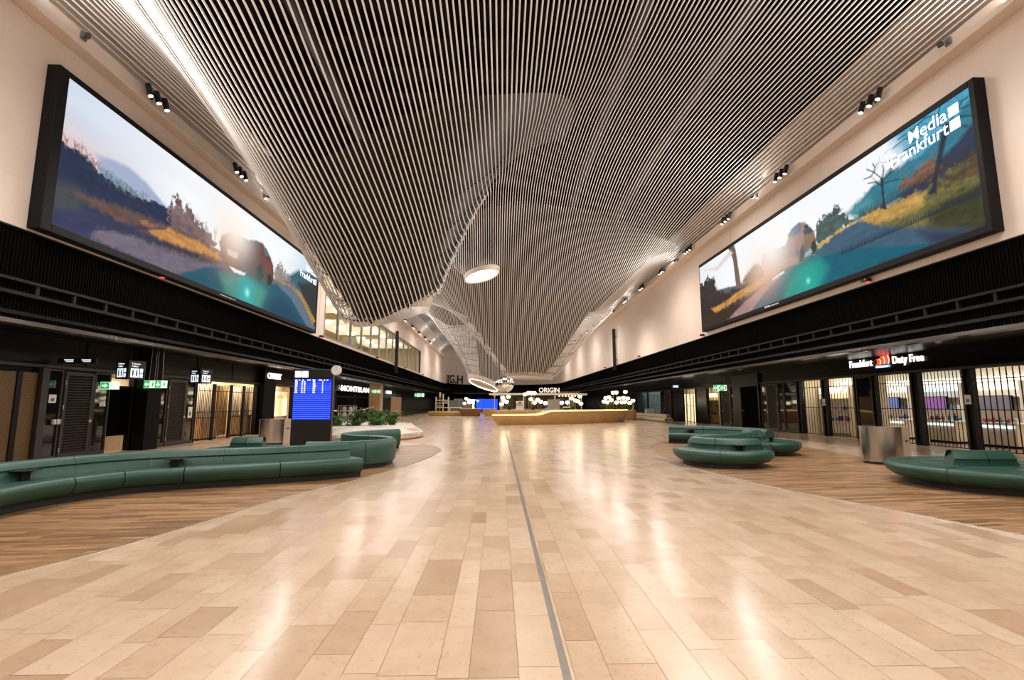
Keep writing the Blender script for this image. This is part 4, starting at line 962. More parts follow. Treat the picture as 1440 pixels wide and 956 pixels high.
# gates' interior lettering panel right
lt = thing('lit_fascia', 'lit white strip with dark lettering high inside the nearest duty free bays', 'sign', (0, 0, 0)); MB().box(SR+5.3, SR+5.32, 17, 27, 2.42, 2.62).build('strip', HD1, lt)
# ---- overhead signs
def wc_sign(x, y, z, rz, label):
    t = thing('restroom_sign', label, 'sign', (x, y, z), rz, 'hanging restroom signs')
    MB().prism([(-.34, .30), (0, -.12), (.34, .30)], -.26, .26).build('housing', mat('sign_black', (.01, .01, .011), .3), t)
    for s, a in ((-1, 'left'), (1, 'right')):
        ux, uy = (.34*(1 if s > 0 else 1), .42*s)
        r = Vector((.34, -.42, 0)).normalized() if s < 0 else Vector((.34, .42, 0)).normalized()
        c = Vector((-.17, .09, 0)) if s < 0 else Vector((.17, .09, 0)); nrm = r.cross(Vector((0, 0, 1)))
        c = c+nrm*.004
        M = face_M(c, r, (0, 0, 1))
        q = MB(); q.box(-.20, .06, -.21, .04, 0, .002).box(.09, .18, -.07, .04, 0, .002).box(.09, .18, -.21, -.10, 0, .002); q.xf(M).build('pictogram_plate', SIGNB, t)
        for px in (-.13, -.01): MB().lathe([(.018, .0), (.018, .003)], (px, -.012, .002), 10).box(px-.022, px+.022, -.17, -.03, .002, .004).xf(M).build('pictogram', mat('sign_black', (.01, .01, .011)), t)
        text_mb('Toiletten', .075, face_M(c+Vector((0, 0, .17))-r*.05, r, (0, 0, 1)), .002).build('lettering', SIGNB, t)
        text_mb('Toilets', .075, face_M(c+Vector((0, 0, .10))-r*.08, r, (0, 0, 1)), .002).build('lettering', SIGNB, t)
    MB().cyl((0, .15, .26), (0, .15, ZF0+.12-z), .012, 8).build('hanger', BLK, t)
wc_sign(-10.4, 14.1, 2.44, R_(28), 'black hanging restroom sign near the left exit arrow, nearest of the two')
wc_sign(-10.55, 17.7, 2.46, R_(28), 'black hanging restroom sign in front of the warm lit grilles')
def exit_sign(x, y, z, w_, kind, label, hang, face=(0, -1, 0), zc=ZF0+.12, sc=1.):
    t = thing('exit_sign', label, 'sign', (x, y, z), 0, 'green exit signs')
    rz = math.atan2(face[0], -face[1]); t.rotation_euler = (0, 0, rz)
    h = .11*sc
    MB().bbox(-w_/2, w_/2, 0, .05, -h, h, .006).build('housing', EXITW, t)
    M = face_M((0, -.003, 0), (1, 0, 0), (0, 0, 1)); g = MB(); a = MB()
    def arrow(cx, d):
        P = [(-.07, 0), (0, .07), (0, .025), (.07, .025), (.07, -.025), (0, -.025), (0, -.07)]
        if d == 'r': P = [(-u, v) for u, v in P]
        if d == 'd': P = [(v, u) for u, v in P]
        a.prism([(cx+u*sc, v*sc) for u, v in P], .002, .004)
    if kind == 'r': g.box(-w_/2+.01, -w_/2+.22*sc, -h+.01, h-.01, 0, .002); arrow(-w_/2+.115*sc, 'r')
    else:
        for k, c in ((0, -w_*.36), (1, w_*.14)): g.box(c-w_*.13, c+w_*.13, -h+.01, h-.01, 0, .002); arrow(c, 'ld'[k])
        for c in (-w_*.10, w_*.40): g.lathe([(.02*sc, 0), (.02*sc, .003)], (c+.01, .06*sc, 0), 8).box(c-.015*sc, c+.03*sc, -.06*sc, .035*sc, 0, .003)
    g.xf(M).build('green_field', GREEN, t); a.xf(M).build('arrow', EXITW, t)
    if hang:
        w = MB()
        for q in (-.3, -.05, .05, .3): w.cyl((q*w_, .025, h), (q*w_*.8, .025, zc-z), .004, 5)
        w.build('hanging_wires', STEEL, t)
exit_sign(-11.55, 14.95, 2.02, .46, 'r', 'small green exit sign with right arrow on the left glass strip', False, (.35, -1, 0))
exit_sign(-10.2, 14.9, 2.06, .66, 'l', 'green exit sign with two arrows on wires left of the warm lit grilles', True)
exit_sign(-10.6, 43.0, 2.52, .75, 'l', 'small far green exit sign in front of the oak column', True, sc=1.2)
exit_sign(-9.9, 62, 2.52, 1.2, 'l', 'farthest green exit sign on the left side', True, sc=2.)
exit_sign(14.2, 31.2, 2.48, .80, 'l', 'green exit sign on wires in front of the right louvred door', True, (-.2, -1, 0), ZF0+.2, 1.7)
sx = thing('overhead_sign', 'small dark overhead sign with pale glowing text on the right', 'sign', (13.6, 37.5, 2.75)); MB().bbox(-.25, .25, -.03, .03, -.2, .2, .01).build('housing', BLK, sx); MB().box(-.2, .2, -.034, -.03, -.05, .12).build('glow_panel', SIGNB, sx); MB().cyl((0, 0, .2), (0, 0, .62), .012, 6).build('hanger', BLK, sx)
for k, (y, lb) in enumerate(((13.35, 'flat black overhead sign with pale text lines at the left edge'),)):
    t = thing('overhead_sign', lb, 'sign', (-11.2, y, 2.62)); MB().bbox(-.5, .5, -.05, .05, -.07, .07, .01).build('housing', BLK, t)
    for c in (-.2, .25):
        MB().box(c-.12, c+.12, -.054, -.05, .012, .035).build('text_line', SIGNB, t); MB().box(c-.08, c+.12, -.054, -.05, -.03, -.01).build('text_line', SIGNB, t)
    MB().cyl((0, 0, .07), (0, 0, .63), .012, 6).build('hanger', BLK, t)
# ---- far lettering on the curved end wall
gh = thing('direction_lettering', 'big black direction letters on the far cream wall', 'sign', (0, 0, 0))
LB = mat('letter_black', (.012, .012, .012), .6)
def bend(mb, a0, off):   # lettering laid on the rounded corner of the far wall
    out = []
    for x, y, z in mb.v:
        r = 10-off-z; t = math.pi-(a0+x/10.)
        out.append((XL+10+r*math.cos(t), 85+r*math.sin(t), 5.78+y))
    mb.v = out; return mb
bend(text_mb('G,H', 2.1, Matrix.Identity(4), .03, bold=.04, sx=1.15), .60, .12).build('letters', LB, gh)
pb = MB(); pb.box(-.1, .45, -.75, .75, -.03, .03); bend(pb, .30, .12).build('arrow_block', LB, gh)
pb = MB(); pb.box(.55, 1.25, -.75, .75, -.03, .03); bend(pb, .30, .12).build('pictogram_block', LB, gh)
pc = MB(); pc.lathe([(.13, .035), (.13, .045)], (.9, .45, 0), 12).box(.75, 1.0, -.6, .2, .035, .045); bend(pc, .30, .12).build('pictogram_figure', CREAM2, gh)
pc = MB(); pc.box(.12, .22, -.6, .6, .035, .045); bend(pc, .30, .12).build('arrow_figure', CREAM2, gh)
# ------------------------------------------------------------------ things fixed to the upper walls
SPB = mat('spot_black', (.02, .02, .021), .35, .3)
LENS = mat('spot_lens', (1, .95, .85), .4, emit=(1, .93, .8), es=5.)
ORDW = ['nearest', 'second', 'third', 'fourth', 'fifth', 'sixth', 'seventh', 'eighth', 'ninth', 'tenth', 'eleventh', 'twelfth', 'thirteenth']
def make_cluster():
    t = thing('wall_spotlight', '', 'spotlight', (0, 0, 0), 0, 'triple wall spotlights')
    m = MB(); m.bbox(-.02, .03, -.06, .06, -.06, .06, .01); m.cyl((.03, 0, 0), (.16, 0, 0), .03, 8); m.tube([(.16, -.34, .0), (.16, .34, .0)], .02, 8); m.build('bracket', SPB, t)
    for k in range(3):
        y = -.32+k*.32; ax = Vector((.28, .0, -.9)).normalized(); c = Vector((.19, y, -.02))
        o = MB().cyl(c-ax*.17, c+ax*.17, .072, 14).build('lamp_head', SPB, t, 40)
        MB().cyl(c+ax*.171, c+ax*.176, .058, 14).build('lens', LENS, o)
    return t
RY = [12.56, 16.98, 21.39, 25.93, 30.38, 34.9, 39.5, 44.3, 48.6, 53.05, 57.4, 61.9, 66.5]
LY = [12.47, 16.73, 20.8, 25.2, 29.6, 34, 38.5, 43, 47.5, 52, 56.5, 61, 65.5]
proto = make_cluster(); first = True
for i, y in enumerate(RY):
    lb = '%s triple black spotlight along the right wall band' % ORDW[i]
    if i == 0: proto.location = (BR, y, 9.96); proto.rotation_euler = (0, 0, math.pi); proto['label'] = lb
    else: dup(proto, (BR, y, 9.96), math.pi, lb)
for i, y in enumerate(LY):
    dup(proto, (BL, y, 9.64), 0, '%s triple black spotlight along the left wall band' % ORDW[i])
def make_sensor():
    t = thing('wall_sensor', '', 'sensor', (0, 0, 0), 0, 'small wall sensors')
    MB().bbox(0, .05, -.07, .07, -.09, .09, .012).build('mount', mat('sensor_grey', (.12, .12, .125), .4), t)
    MB().cyl((.05, 0, 0), (.14, 0, -.02), .025, 8).build('arm', MATS['sensor_grey'], t)
    MB().cyl((.13, -.02, -.02), (.2, -.10, -.05), .06, 12).build('head', SPB, t, 40)
    return t
ps = make_sensor()
SEN = [(BR, 10.32, 9.98, math.pi, 'right wall band near the top right corner'), (BR, 19.0, 9.96, math.pi, 'right wall band between the second and third spotlights'), (BR, 28, 9.96, math.pi, 'right wall band past the far end of the video screen'), (BL, 10.3, 9.66, 0, 'left wall band near the top left corner'), (BL, 18.9, 9.66, 0, 'left wall band between the second and third spotlights')]
for i, (x, y, z, rz, l) in enumerate(SEN):
    lb = 'grey sensor on the '+l
    if i == 0: ps.location = (x, y, z); ps.rotation_euler = (0, 0, rz); ps['label'] = lb
    else: dup(ps, (x, y, z), rz, lb)
# small cameras at the foot of the cream walls
def make_cam():
    t = thing('security_camera', '', 'camera', (0, 0, 0), 0, 'small black wall cameras')
    MB().bbox(-.01, .06, -.05, .05, -.05, .05, .01).build('mount', SPB, t)
    MB().bbox(.05, .20, -.13, .13, -.05, .045, .015).build('body', SPB, t)
    MB().cyl((.2, .06, 0), (.215, .06, 0), .03, 10).build('lens', DGLASS, t)
    MB().box(.04, .12, -.05, .05, -.075, -.055).build('status_light', mat('status_red', (.5, .02, .02), .4, emit=(1, .08, .05), es=2.), t)
    return t
pc = make_cam()
CAMS = [(XR, 13.9, 5.12, math.pi, 'camera under the right video screen, black with red light'), (XR, 25.75, 5.13, math.pi, 'camera under the far corner of the right video screen'), (XR, 37.7, 5.13, math.pi, 'camera on the right cream wall before the black pole'), (XR, 50, 5.13, math.pi, 'camera on the right cream wall beyond the black pole'),
        (XL, 13.95, 5.13, 0, 'camera under the left video screen, black with red light'), (XL, 26.6, 5.1, 0, 'camera between left video screen and window row'), (XL, 39, 5.1, 0, 'camera under the middle of the window row'), (XL, 50.5, 5.1, 0, 'camera under the far half of the window row'), (XL, 62.5, 5.1, 0, 'camera past the far end of the window row')]
for i, (x, y, z, rz, l) in enumerate(CAMS):
    if i == 0: pc.location = (x, y, z); pc.rotation_euler = (0, 0, rz); pc['label'] = l
    else: dup(pc, (x, y, z), rz, l)
for side, X, s, y in (('right', XR, -1, 45.2), ('left', XL, 1, 45.6)):
    t = thing('line_loudspeaker', 'tall slim black loudspeaker column on the %s wall' % side, 'loudspeaker', (0, 0, 0), 0, 'column loudspeakers')
    z0, z1 = (4.6, 8.4) if side == 'right' else (4.3, 8.2)
    MB().bbox(*sorted((X+s*.1, X+s*.36)), y-.13, y+.13, z0, z1, .02).build('cabinet', SPB, t)
    MB().box(*sorted((X+s*.36, X+s*.364)), y-.1, y+.1, z0+.05, z1-.05).build('grille', BLK2, t)
    b = MB()
    for z in (z0+.9, z1-.7): b.box(*sorted((X+s*.002, X+s*.12)), y-.04, y+.04, z-.05, z+.05)
    b.build('brackets', SPB, t)
# ------------------------------------------------------------------ upper window row and the lounge behind it
WB = mat('window_mullion', (.42, .40, .37), .4, .5)
CLG = mat('clear_pane', (.9, .95, .93), .02, trans=1.0); CLG.node_tree.nodes['Principled BSDF'].inputs['IOR'].default_value = 1.05
ys = [27.2, 29.75, 32.35, 34.9, 37.5, 40.1, 42.7, 45.3, 47.9, 50.5, 53.1, 55.7, 58.3, 61.0]
win = bpy.data.objects.new('window_1', None); COL.objects.link(win); struct(win)
f = MB()
for y in ys: f.box(XL-.16, XL-.02, y-.06, y+.06, WZ0, WZ1)
f.box(XL-.2, XL+.03, WY0, WY1, WZ0, WZ0+.06).box(XL-.2, XL+.03, WY0, WY1, WZ1-.05, WZ1).box(XL-.2, XL+.03, WY0-.02, WY0+.06, WZ0, WZ1).box(XL-.2, XL+.03, WY1-.06, WY1+.02, WZ0, WZ1)
f.build('window_frame', WB, win)
pn = MB()
for a, b in zip(ys[:-1], ys[1:]): pn.box(XL-.095, XL-.085, a+.06, b-.06, WZ0+.06, WZ1-.05)
pn.build('panes', CLG, win)
LC = mat('lounge_cream', (.78, .66, .44), .6)
lg = MB().box(XL-7.6, XL-7.5, 26, 62, 4.6, 8.6).box(XL-7.5, XL-TH, 25.9, 26, 4.6, 8.6).box(XL-7.5, XL-TH, 62, 62.1, 4.6, 8.6).box(XL-7.5, XL-TH, 26, 62, 8.3, 8.6).box(XL-7.5, XL-TH, 26, 62, 4.6, 4.9)
struct(lg.build('wall_lounge', LC))
WG = mat('lamp_white_glow', (1, 1, 1), .5, emit=(1, .95, .85), es=2.)
def make_pend():
    t = thing('ceiling_lamp', '', 'ceiling lamp', (0, 0, 0), 0, 'round lounge ceiling lamps')
    MB().lathe([(.02, .0), (.36, .01), (.44, .07), (.44, .16), (.40, .19)], (0, 0, 0), 24).build('lamp_shade', WG, t, True)
    MB().lathe([(.2, .19), (.2, .24)], (0, 0, 0), 16).build('ceiling_plate', WHITE, t)
    return t
pp = make_pend(); k = 0
for row, x in enumerate((XL-2.0, XL-4.6)):
    for i in range(9):
        y = 29.2+i*3.4+row*1.3
        lb = '%s round white ceiling lamp in the %s row of the upstairs lounge' % (ORDW[i], ('window', 'rear')[row])
        if k == 0: pp.location = (x, y, 8.06); pp['label'] = lb
        else: dup(pp, (x, y, 8.06), 0, lb)
        k += 1
for y in (32, 44, 56): light('AREA', 'lounge_light', (XL-3.6, y, 8.2), 110, (1, .88, .66), 5, 9, aim=(XL-3.6, y, 4))
ch = thing('lounge_armchair', 'pale high-backed armchair seen through the upstairs windows', 'armchair', (XL-1.3, 36.2, 4.904), R_(200))
MB().lathe([(.35, .0), (.38, .25), (.40, .42), (.1, .45)], (0, 0, .0), 20).build('seat', mat('armchair_beige', (.55, .45, .33), .8), ch, True)
bk = [(.46*math.cos(R_(a)), .46*math.sin(R_(a))) for a in range(20, 165, 12)]
MB().sweep(bk, [(-.06, .1), (.06, .1), (.10, .9), (.06, 1.35), (-.02, 1.35), (-.04, .9)]).build('backrest', MATS['armchair_beige'], ch, True)
for (y, w_, h, c, lb) in ((28.8, 2.2, 1.35, (.42, .28, .16), 'wood topped lounge partition behind the first upstairs window'), (33.0, 2.6, 1.5, (.06, .05, .045), 'dark lounge partition behind the second upstairs window'), (42.5, 2.4, 1.3, (.5, .26, .10), 'orange brown lounge partition behind the middle upstairs windows')):
    t = thing('lounge_partition', lb, 'partition', (XL-2.9, y, 4.9), 0, 'lounge partitions')
    MB().bbox(-.25, .25, -w_/2, w_/2, 0, h, .02).build('panel', mat('part_%d' % int(y), c, .5), t); MB().bbox(-.28, .28, -w_/2-.03, w_/2+.03, h, h+.05, .01).build('cap', TAN, t)
cl = thing('lounge_column', 'round tan column inside the upstairs lounge', 'column', (XL-4.5, 31.5, 4.9)); MB().lathe([(.45, 0), (.45, 3.39)], (0, 0, 0), 24).build('shaft', TAN, cl, 40)
# ------------------------------------------------------------------ green benches
def leather():
    m = mat('green_leather', (.020, .074, .053), .45, bump=.12, var=.10, scale=60, spec=.5)
    return m
GRN = leather(); SEAM = mat('seam_dark', (.008, .03, .024), .7); PLB = mat('plinth_black', (.012, .012, .012), .5)
BACK = [(-.44, .36), (-.47, .495), (-.495, .515), (-.47, .535), (-.52, .615), (-.58, .65), (-.68, .645), (-.73, .60), (-.74, .36)]
SEAT = [(-.03, .115), (.06, .15), (.135, .27), (.14, .33), (.10, .375), (.03, .39), (-.46, .37), (-.74, .37), (-.74, .115)]
PLIN = [(-.06, 0), (-.06, .115), (-.70, .115), (-.70, 0)]
def seg(path, a, b, gap=.0025):
    """piece of a polyline between arc-length fractions a..b (lengths in m)"""
    L = [0.]
    for p, q in zip(path[:-1], path[1:]): L.append(L[-1]+(Vector(q)-Vector(p)).length)
    a += gap; b -= gap
    def at(s):
        for i in range(len(path)-1):
            if s <= L[i+1] or i == len(path)-2:
                t = (s-L[i])/(L[i+1]-L[i]); return Vector(path[i]).lerp(Vector(path[i+1]), t)
    S = [a]+[l for l in L if a+.02 < l < b-.02]+[b]; T = L[-1]
    global SEG_T
    SEG_T = [(at(min(T, s+.07))-at(max(0, s-.07))).normalized() for s in S]
    return [at(s) for s in S]
def length(path): return sum((Vector(q)-Vector(p)).length for p, q in zip(path[:-1], path[1:]))
def cap_round(path, sec, mb): mb.sweep([(p.x, p.y) for p in path], sec)
def tray(t, x, y, rz=0., z=.37):
    m = MB(); m.bbox(-.05, .05, -.045, .045, z, .515, .006)
    m.lathe([(.175, .515), (.18, .518), (.18, .524), (.175, .527)], (0, 0, 0), 24)
    m.xf(Matrix.Translation((x, y, 0)) @ Matrix.Rotation(rz, 4, 'Z')); return m.build('side_tray', BLK, t)
# run 1
P1 = [(p.x, p.y) for p in catmull([Vector((x, y, 0)) for x, y in [(-5.9, 5.0), (-6.4, 5.9), (-6.62, 6.95), (-6.56, 7.68), (-6.17, 8.46), (-5.47, 8.94), (-4.1, 9.56), (-2.79, 10.36)]], 16)]
LT = length(P1)
def s_at(path, pt):
    L = 0.; best = (1e9, 0)
    for p, q in zip(path[:-1], path[1:]):
        p, q = Vector(p), Vector(q); e = q-p; t = max(0, min(1, (Vector(pt)-p).dot(e)/e.length_squared)); d = (Vector(pt)-p-e*t).length
        if d < best[0]: best = (d, L+e.length*t)
        L += e.length
    return best[1]
J1 = [0, s_at(P1, (-6.6, 6.5)), s_at(P1, (-6.50, 7.85)), s_at(P1, (-6.17, 8.46)), s_at(P1, (-5.47, 8.94)), s_at(P1, (-4.1, 9.56)), LT]
b1 = thing('serpentine_bench', 'long curved green leather bench with backrest sweeping across the left foreground', 'bench', (-5.5, 8.5, 0), 0, None)
def place(o, root):
    o.matrix_parent_inverse = Matrix.Translation(-Vector(root.location)); return o
m = MB(); m.sweep(P1, PLIN); place(m.build('plinth', PLB, b1), b1)
for i in range(len(J1)-1):
    sg = seg(P1, J1[i], J1[i+1], .008); m = MB(); m.sweep([(p.x, p.y) for p in sg], SEAT, tans=SEG_T); place(m.build('seat_cushion', GRN, b1, 50), b1)
JB = [0, s_at(P1, (-6.62, 6.95)), s_at(P1, (-6.4, 8.1)), s_at(P1, (-5.9, 8.7)), s_at(P1, (-5.0, 9.2)), s_at(P1, (-3.75, 9.75)), LT-.12]
for i in range(len(JB)-1):
    sg = seg(P1, JB[i], JB[i+1], .0022); m = MB(); m.sweep([(p.x, p.y) for p in sg], BACK, tans=SEG_T); place(m.build('backrest_cushion', GRN, b1, 50), b1)
place(tray(b1, -6.97, 7.62, .9), b1); place(tray(b1, -5.76, 9.13, .5), b1)
# run 2: its back towards us
P2 = [(p.x, p.y) for p in catmull([Vector((x, y, 0)) for x, y in [(-4.3, 11.25), (-3.5, 11.3), (-2.9, 11.7), (-2.62, 12.3), (-2.68, 13.0), (-3.15, 13.55), (-3.95, 13.95), (-4.4, 14.7), (-4.2, 15.7), (-3.3, 16.9)]], 6)]
BACK2 = [(0, .115), (.03, .30), (.03, .56), (-.02, .63), (-.10, .65), (-.17, .62), (-.19, .37), (-.19, .115)]
SEAT2 = [(-.18, .115), (-.18, .37), (-.62, .385), (-.74, .36), (-.76, .28), (-.66, .115)]
b2 = thing('serpentine_bench', 'wavy green leather bench seen from behind beside the flight board', 'bench', (-3.5, 13.5, 0))
place(MB().sweep(P2, [(-.05, 0), (-.05, .115), (-.6, .115), (-.6, 0)]).build('plinth', PLB, b2), b2)
n2 = 6; L2 = length(P2)
for i in range(n2):
    sg = [(p.x, p.y) for p in seg(P2, L2*i/n2, L2*(i+1)/n2, .008)]
    place(MB().sweep(sg, BACK2, tans=SEG_T).build('backrest_cushion', GRN, b2, 50), b2)
    if i not in (2,): place(MB().sweep(sg, SEAT2, tans=SEG_T).build('seat_cushion', GRN, b2, 50), b2)
place(tray(b2, -3.35, 12.25, .2), b2)
# oval islands
def oval_seat(t, cx, cy, rx, ry, rot=0., nseam=4, a0=.3):
    prof = [(.84, .115), (.90, .135), (.97, .21), (1.0, .285), (1.0, .33), (.97, .375), (.90, .392), (.6, .392), (.02, .392)]
    M = Matrix.Translation((cx, cy, 0)) @ Matrix.Rotation(rot, 4, 'Z')
    place(MB().lathe([(.80, 0), (.80, .12)], (0, 0, 0), 40, rx, ry).xf(M).build('plinth', PLB, t, 40), t)
    place(MB().lathe(prof, (0, 0, 0), 56, rx, ry).xf(M).build('seat_cushion', GRN, t, 60), t)
    sm = MB()
    for k in range(nseam):
        a = a0+2*math.pi*k/nseam
        sm.tube([(r*rx*math.cos(a)*1.002, r*ry*math.sin(a)*1.002, z+.002) for r, z in prof[:-1]]+[(.3*rx*math.cos(a), .3*ry*math.sin(a), .394)], .006, 5)
    sm.tube([(.74*rx*math.cos(2*math.pi*k/40), .74*ry*math.sin(2*math.pi*k/40), .393) for k in range(40)], .004, 5, closed=True)
    place(sm.xf(M).build('seat_piping', SEAM, t), t)
CB = [(-.21, .385), (-.185, .495), (-.20, .515), (-.18, .535), (-.13, .62), (-.06, .648), (.06, .648), (.13, .62), (.18, .535), (.20, .515), (.185, .495), (.21, .385)]
def centre_back(t, pts, pieces):
    P = [(p.x, p.y) for p in catmull([Vector((x, y, 0)) for x, y in pts], 6)]; L = length(P)
    for i in range(pieces):
        sg = [(p.x, p.y) for p in seg(P, L*i/pieces, L*(i+1)/pieces, .006)]
        m = MB(); m.sweep(sg, CB, tans=SEG_T); nc = len(CB); tn = list(SEG_T)
        # taper the free ends
        if i == 0 or i == pieces-1:
            for end, sgn in (((0, 1),) if i == 0 and pieces > 1 else ((len(sg)-1, -1),) if i else ((0, 1), (len(sg)-1, -1))):
                for q in range(nc):
                    x, y, z = m.v[end*nc+q]; k = sgn*.36*max(0, z-.385)+sgn*.03*(z > .6); m.v[end*nc+q] = (x+tn[end].x*k, y+tn[end].y*k, z)
        place(m.build('backrest_cushion', GRN, t, 50), t)
b3 = thing('island_bench', 'small green leather island bench behind the long left bench, two backrest cushions', 'bench', (-6.35, 13.0, 0))
oval_seat(b3, -6.35, 13.0, 1.0, .85); centre_back(b3, [(-6.75, 12.95), (-6.35, 12.9), (-5.95, 12.97)], 2)
b4 = thing('serpentine_bench', 's-shaped green leather island bench with rounded lobes on the right wooden floor', 'bench', (6.6, 14.5, 0))
oval_seat(b4, 5.55, 12.3, 1.15, 1.18, .2, 4, .9)
oval_seat(b4, 8.05, 14.9, .95, 1.05, 0, 4, .5)
place(MB().lathe([(.30, .0), (.30, .392)], (6.85, 13.75, 0), 24, 3., 2.2, .75).build('seat_bridge', GRN, b4, 40), b4)
centre_back(b4, [(6.35, 12.1), (5.85, 11.98), (5.3, 12.2), (5.12, 12.8), (5.5, 13.35), (6.3, 13.75), (7.1, 14.3), (7.75, 14.85)], 5)
centre_back(b4, [(7.8, 14.95), (8.35, 15.9), (8.5, 16.9)], 2)
P4 = [(p.x, p.y) for p in catmull([Vector((x, y, 0)) for x, y in [(6.45, 18.75), (7.27, 18.42), (8.0, 17.9), (8.35, 17.0), (8.3, 16.2)]], 6)]
P4r = P4[:]
sg = P4r
place(MB().sweep(sg, PLIN).build('plinth', PLB, b4), b4)
L4 = length(P4)
for i in range(3):
    s_ = [(p.x, p.y) for p in seg(P4, L4*i/3, L4*(i+1)/3, .007)]
    place(MB().sweep(s_, SEAT, tans=SEG_T).build('seat_cushion', GRN, b4, 50), b4); place(MB().sweep(s_, BACK, tans=SEG_T).build('backrest_cushion', GRN, b4, 50), b4)
place(tray(b4, 5.72, 11.72, .3, .39), b4); place(tray(b4, 7.95, 14.35, .8, .39), b4); place(tray(b4, 7.3, 18.75, .3, .39), b4)
b5 = thing('island_bench', 'big round green leather island bench at the right frame edge', 'bench', (9.0, 9.05, 0))
oval_seat(b5, 9.0, 9.05, 1.52, 1.5, 0, 5, 3.6); centre_back(b5, [(8.25, 9.02), (8.45, 8.95), (8.9, 8.9), (9.3, 8.92)], 2)

# ------------------------------------------------------------------ steel waste bins
def bin_(loc, rz, label, panel=True, sx=1.):
    t = thing('waste_bin', label, 'waste bin', loc, rz, 'steel waste bins')
    arc = [(-.50*sx, .14), (-.47*sx, -.02), (-.36*sx, -.13), (-.15*sx, -.20), (.06*sx, -.21), (.24*sx, -.17)]
    arc = [(p.x, p.y) for p in catmull([Vector((x, y, 0)) for x, y in arc], 5)]
    body = arc+[(.24*sx, .24), (-.50*sx, .24)]
    MB().prism(body, .06, .90).build('steel_body', mat('bin_steel', (.62, .57, .50), .24, 1., var=.08, scale=3), t, 40)
    MB().prism([(x*.94, y*.9+.01) for x, y in body], 0, .06).build('plinth', PLB, t)
    BE = mat('bin_beige', (.56, .46, .33), .45)
    c = [(.245*sx, -.168), (.46*sx, .08), (.46*sx, .24), (.245*sx, .24)]
    MB().prism(c, .04, .92).build('side_panel', BE, t)
    MB().prism([(-.52*sx, .16), (-.49*sx, -.04)]+[(x*1.02, y-.015) for x, y in arc[6:-3]]+[(.26*sx, -.18), (.26*sx, .26), (-.52*sx, .26)], .90, .925).build('top_plate', mat('bin_top', (.6, .57, .52), .25, 1.), t)
    d = Vector((.215*sx, .248, 0)).normalized(); M = face_M((.353*sx+.004, -.048-.004, .58), d, (0, 0, 1))
    MB().bbox(-.045, .045, -.022, .022, -.004, .004, .003).xf(M).build('slot_label', PLB, t)
    return t
bin_((9.72, 12.22, 0), R_(-22), 'curved brushed steel waste bin with beige side panel before the right hand shops', sx=1.05)
bin_((-8.25, 18.7, 0), R_(20), 'brushed steel waste bin on the left before the dark column', sx=1.15)

# ------------------------------------------------------------------ flight information totem and clock
fb = thing('flight_board', 'black flight information totem with bright blue screen behind the left bench', 'information board', (-6.68, 18.0, 0), R_(2))
MB().bbox(-.70, .70, -.10, .12, 0, 2.72, .012).build('housing', mat('totem_black', (.010, .010, .011), .35), fb)
BLU = mat('screen_blue', (.0, .02, .3), .4, emit=(.003, .028, .66), es=1.15, spec=.1); BLU2 = mat('screen_line', (.2, .3, .9), .4, emit=(.10, .16, .85), es=1.0)
SWT = mat('screen_white', (.9, .9, .9), .4, emit=(.85, .9, 1), es=1.1)
MB().box(-.66, .66, -.106, -.10, .92, 2.36).build('screen', BLU, fb)
ln = MB()
for k in range(19): ln.box(-.655, .655, -.108, -.106, .955+k*.07, .968+k*.07)
ln.build('row_lines', BLU2, fb)
tx = MB(); rr = random.Random(6)
for k in range(6):
    z = 1.87+k*.075
    for x0, w_ in ((-.62, .08), (-.40, .05), (-.31, .05), (-.0, .10), (.33, .04)):
        tx.box(x0, x0+w_*rr.uniform(.7, 1.15), -.110, -.108, z, z+.042)
for x0, w_ in ((-.62, .07), (-.5, .05), (-.38, .06), (-.2, .12), (-.02, .10), (.2, .12), (.38, .05), (.48, .06)): tx.box(x0, x0+w_, -.110, -.108, 2.31, 2.345)
tx.build('screen_text', SWT, fb)
MB().box(-.64, -.43, -.106, -.10, 2.43, 2.65).build('left_pictogram_plate', SIGNW, fb); MB().box(-.40, -.18, -.106, -.10, 2.43, 2.65).build('right_pictogram_plate', SIGNW, fb)
ck = thing('clock', 'round white station clock at the top corner of the flight board', 'clock', (-5.84, 17.85, 2.68), 0)
MB().lathe([(.02, -.05), (.165, -.05), (.18, -.04), (.18, .04), (.165, .05), (.02, .05)], (0, 0, 0), 32).xf(Matrix.Rotation(math.pi/2, 4, 'X')).build('case', mat('clock_rim', (.7, .68, .63), .4), ck, 40)
MB().lathe([(.162, .0), (.162, .004)], (0, 0, .05), 32).xf(Matrix.Rotation(math.pi/2, 4, 'X')).build('dial', mat('clock_dial', (.78, .76, .72), .5), ck)
mk = MB()
for k in range(12): mk.mesh([(x*math.cos(k*math.pi/6)-z*math.sin(k*math.pi/6), -.056, x*math.sin(k*math.pi/6)+z*math.cos(k*math.pi/6)) for x, z in ((-.005, .13), (.005, .13), (.005, .152), (-.005, .152))], [(0, 1, 2, 3)])
mk.build('hour_marks', LB, ck)
MB().box(-.006, .006, -.062, -.058, -.02, .14).build('minute_hand', LB, ck); MB().box(-.009, .009, -.065, -.062, -.02, .09).build('hour_hand', LB, ck)
MB().tube([(0, .05, 0), (-.02, .15, 0), (-.135, .15, 0)], .018, 8).build('arm', BLK, ck)

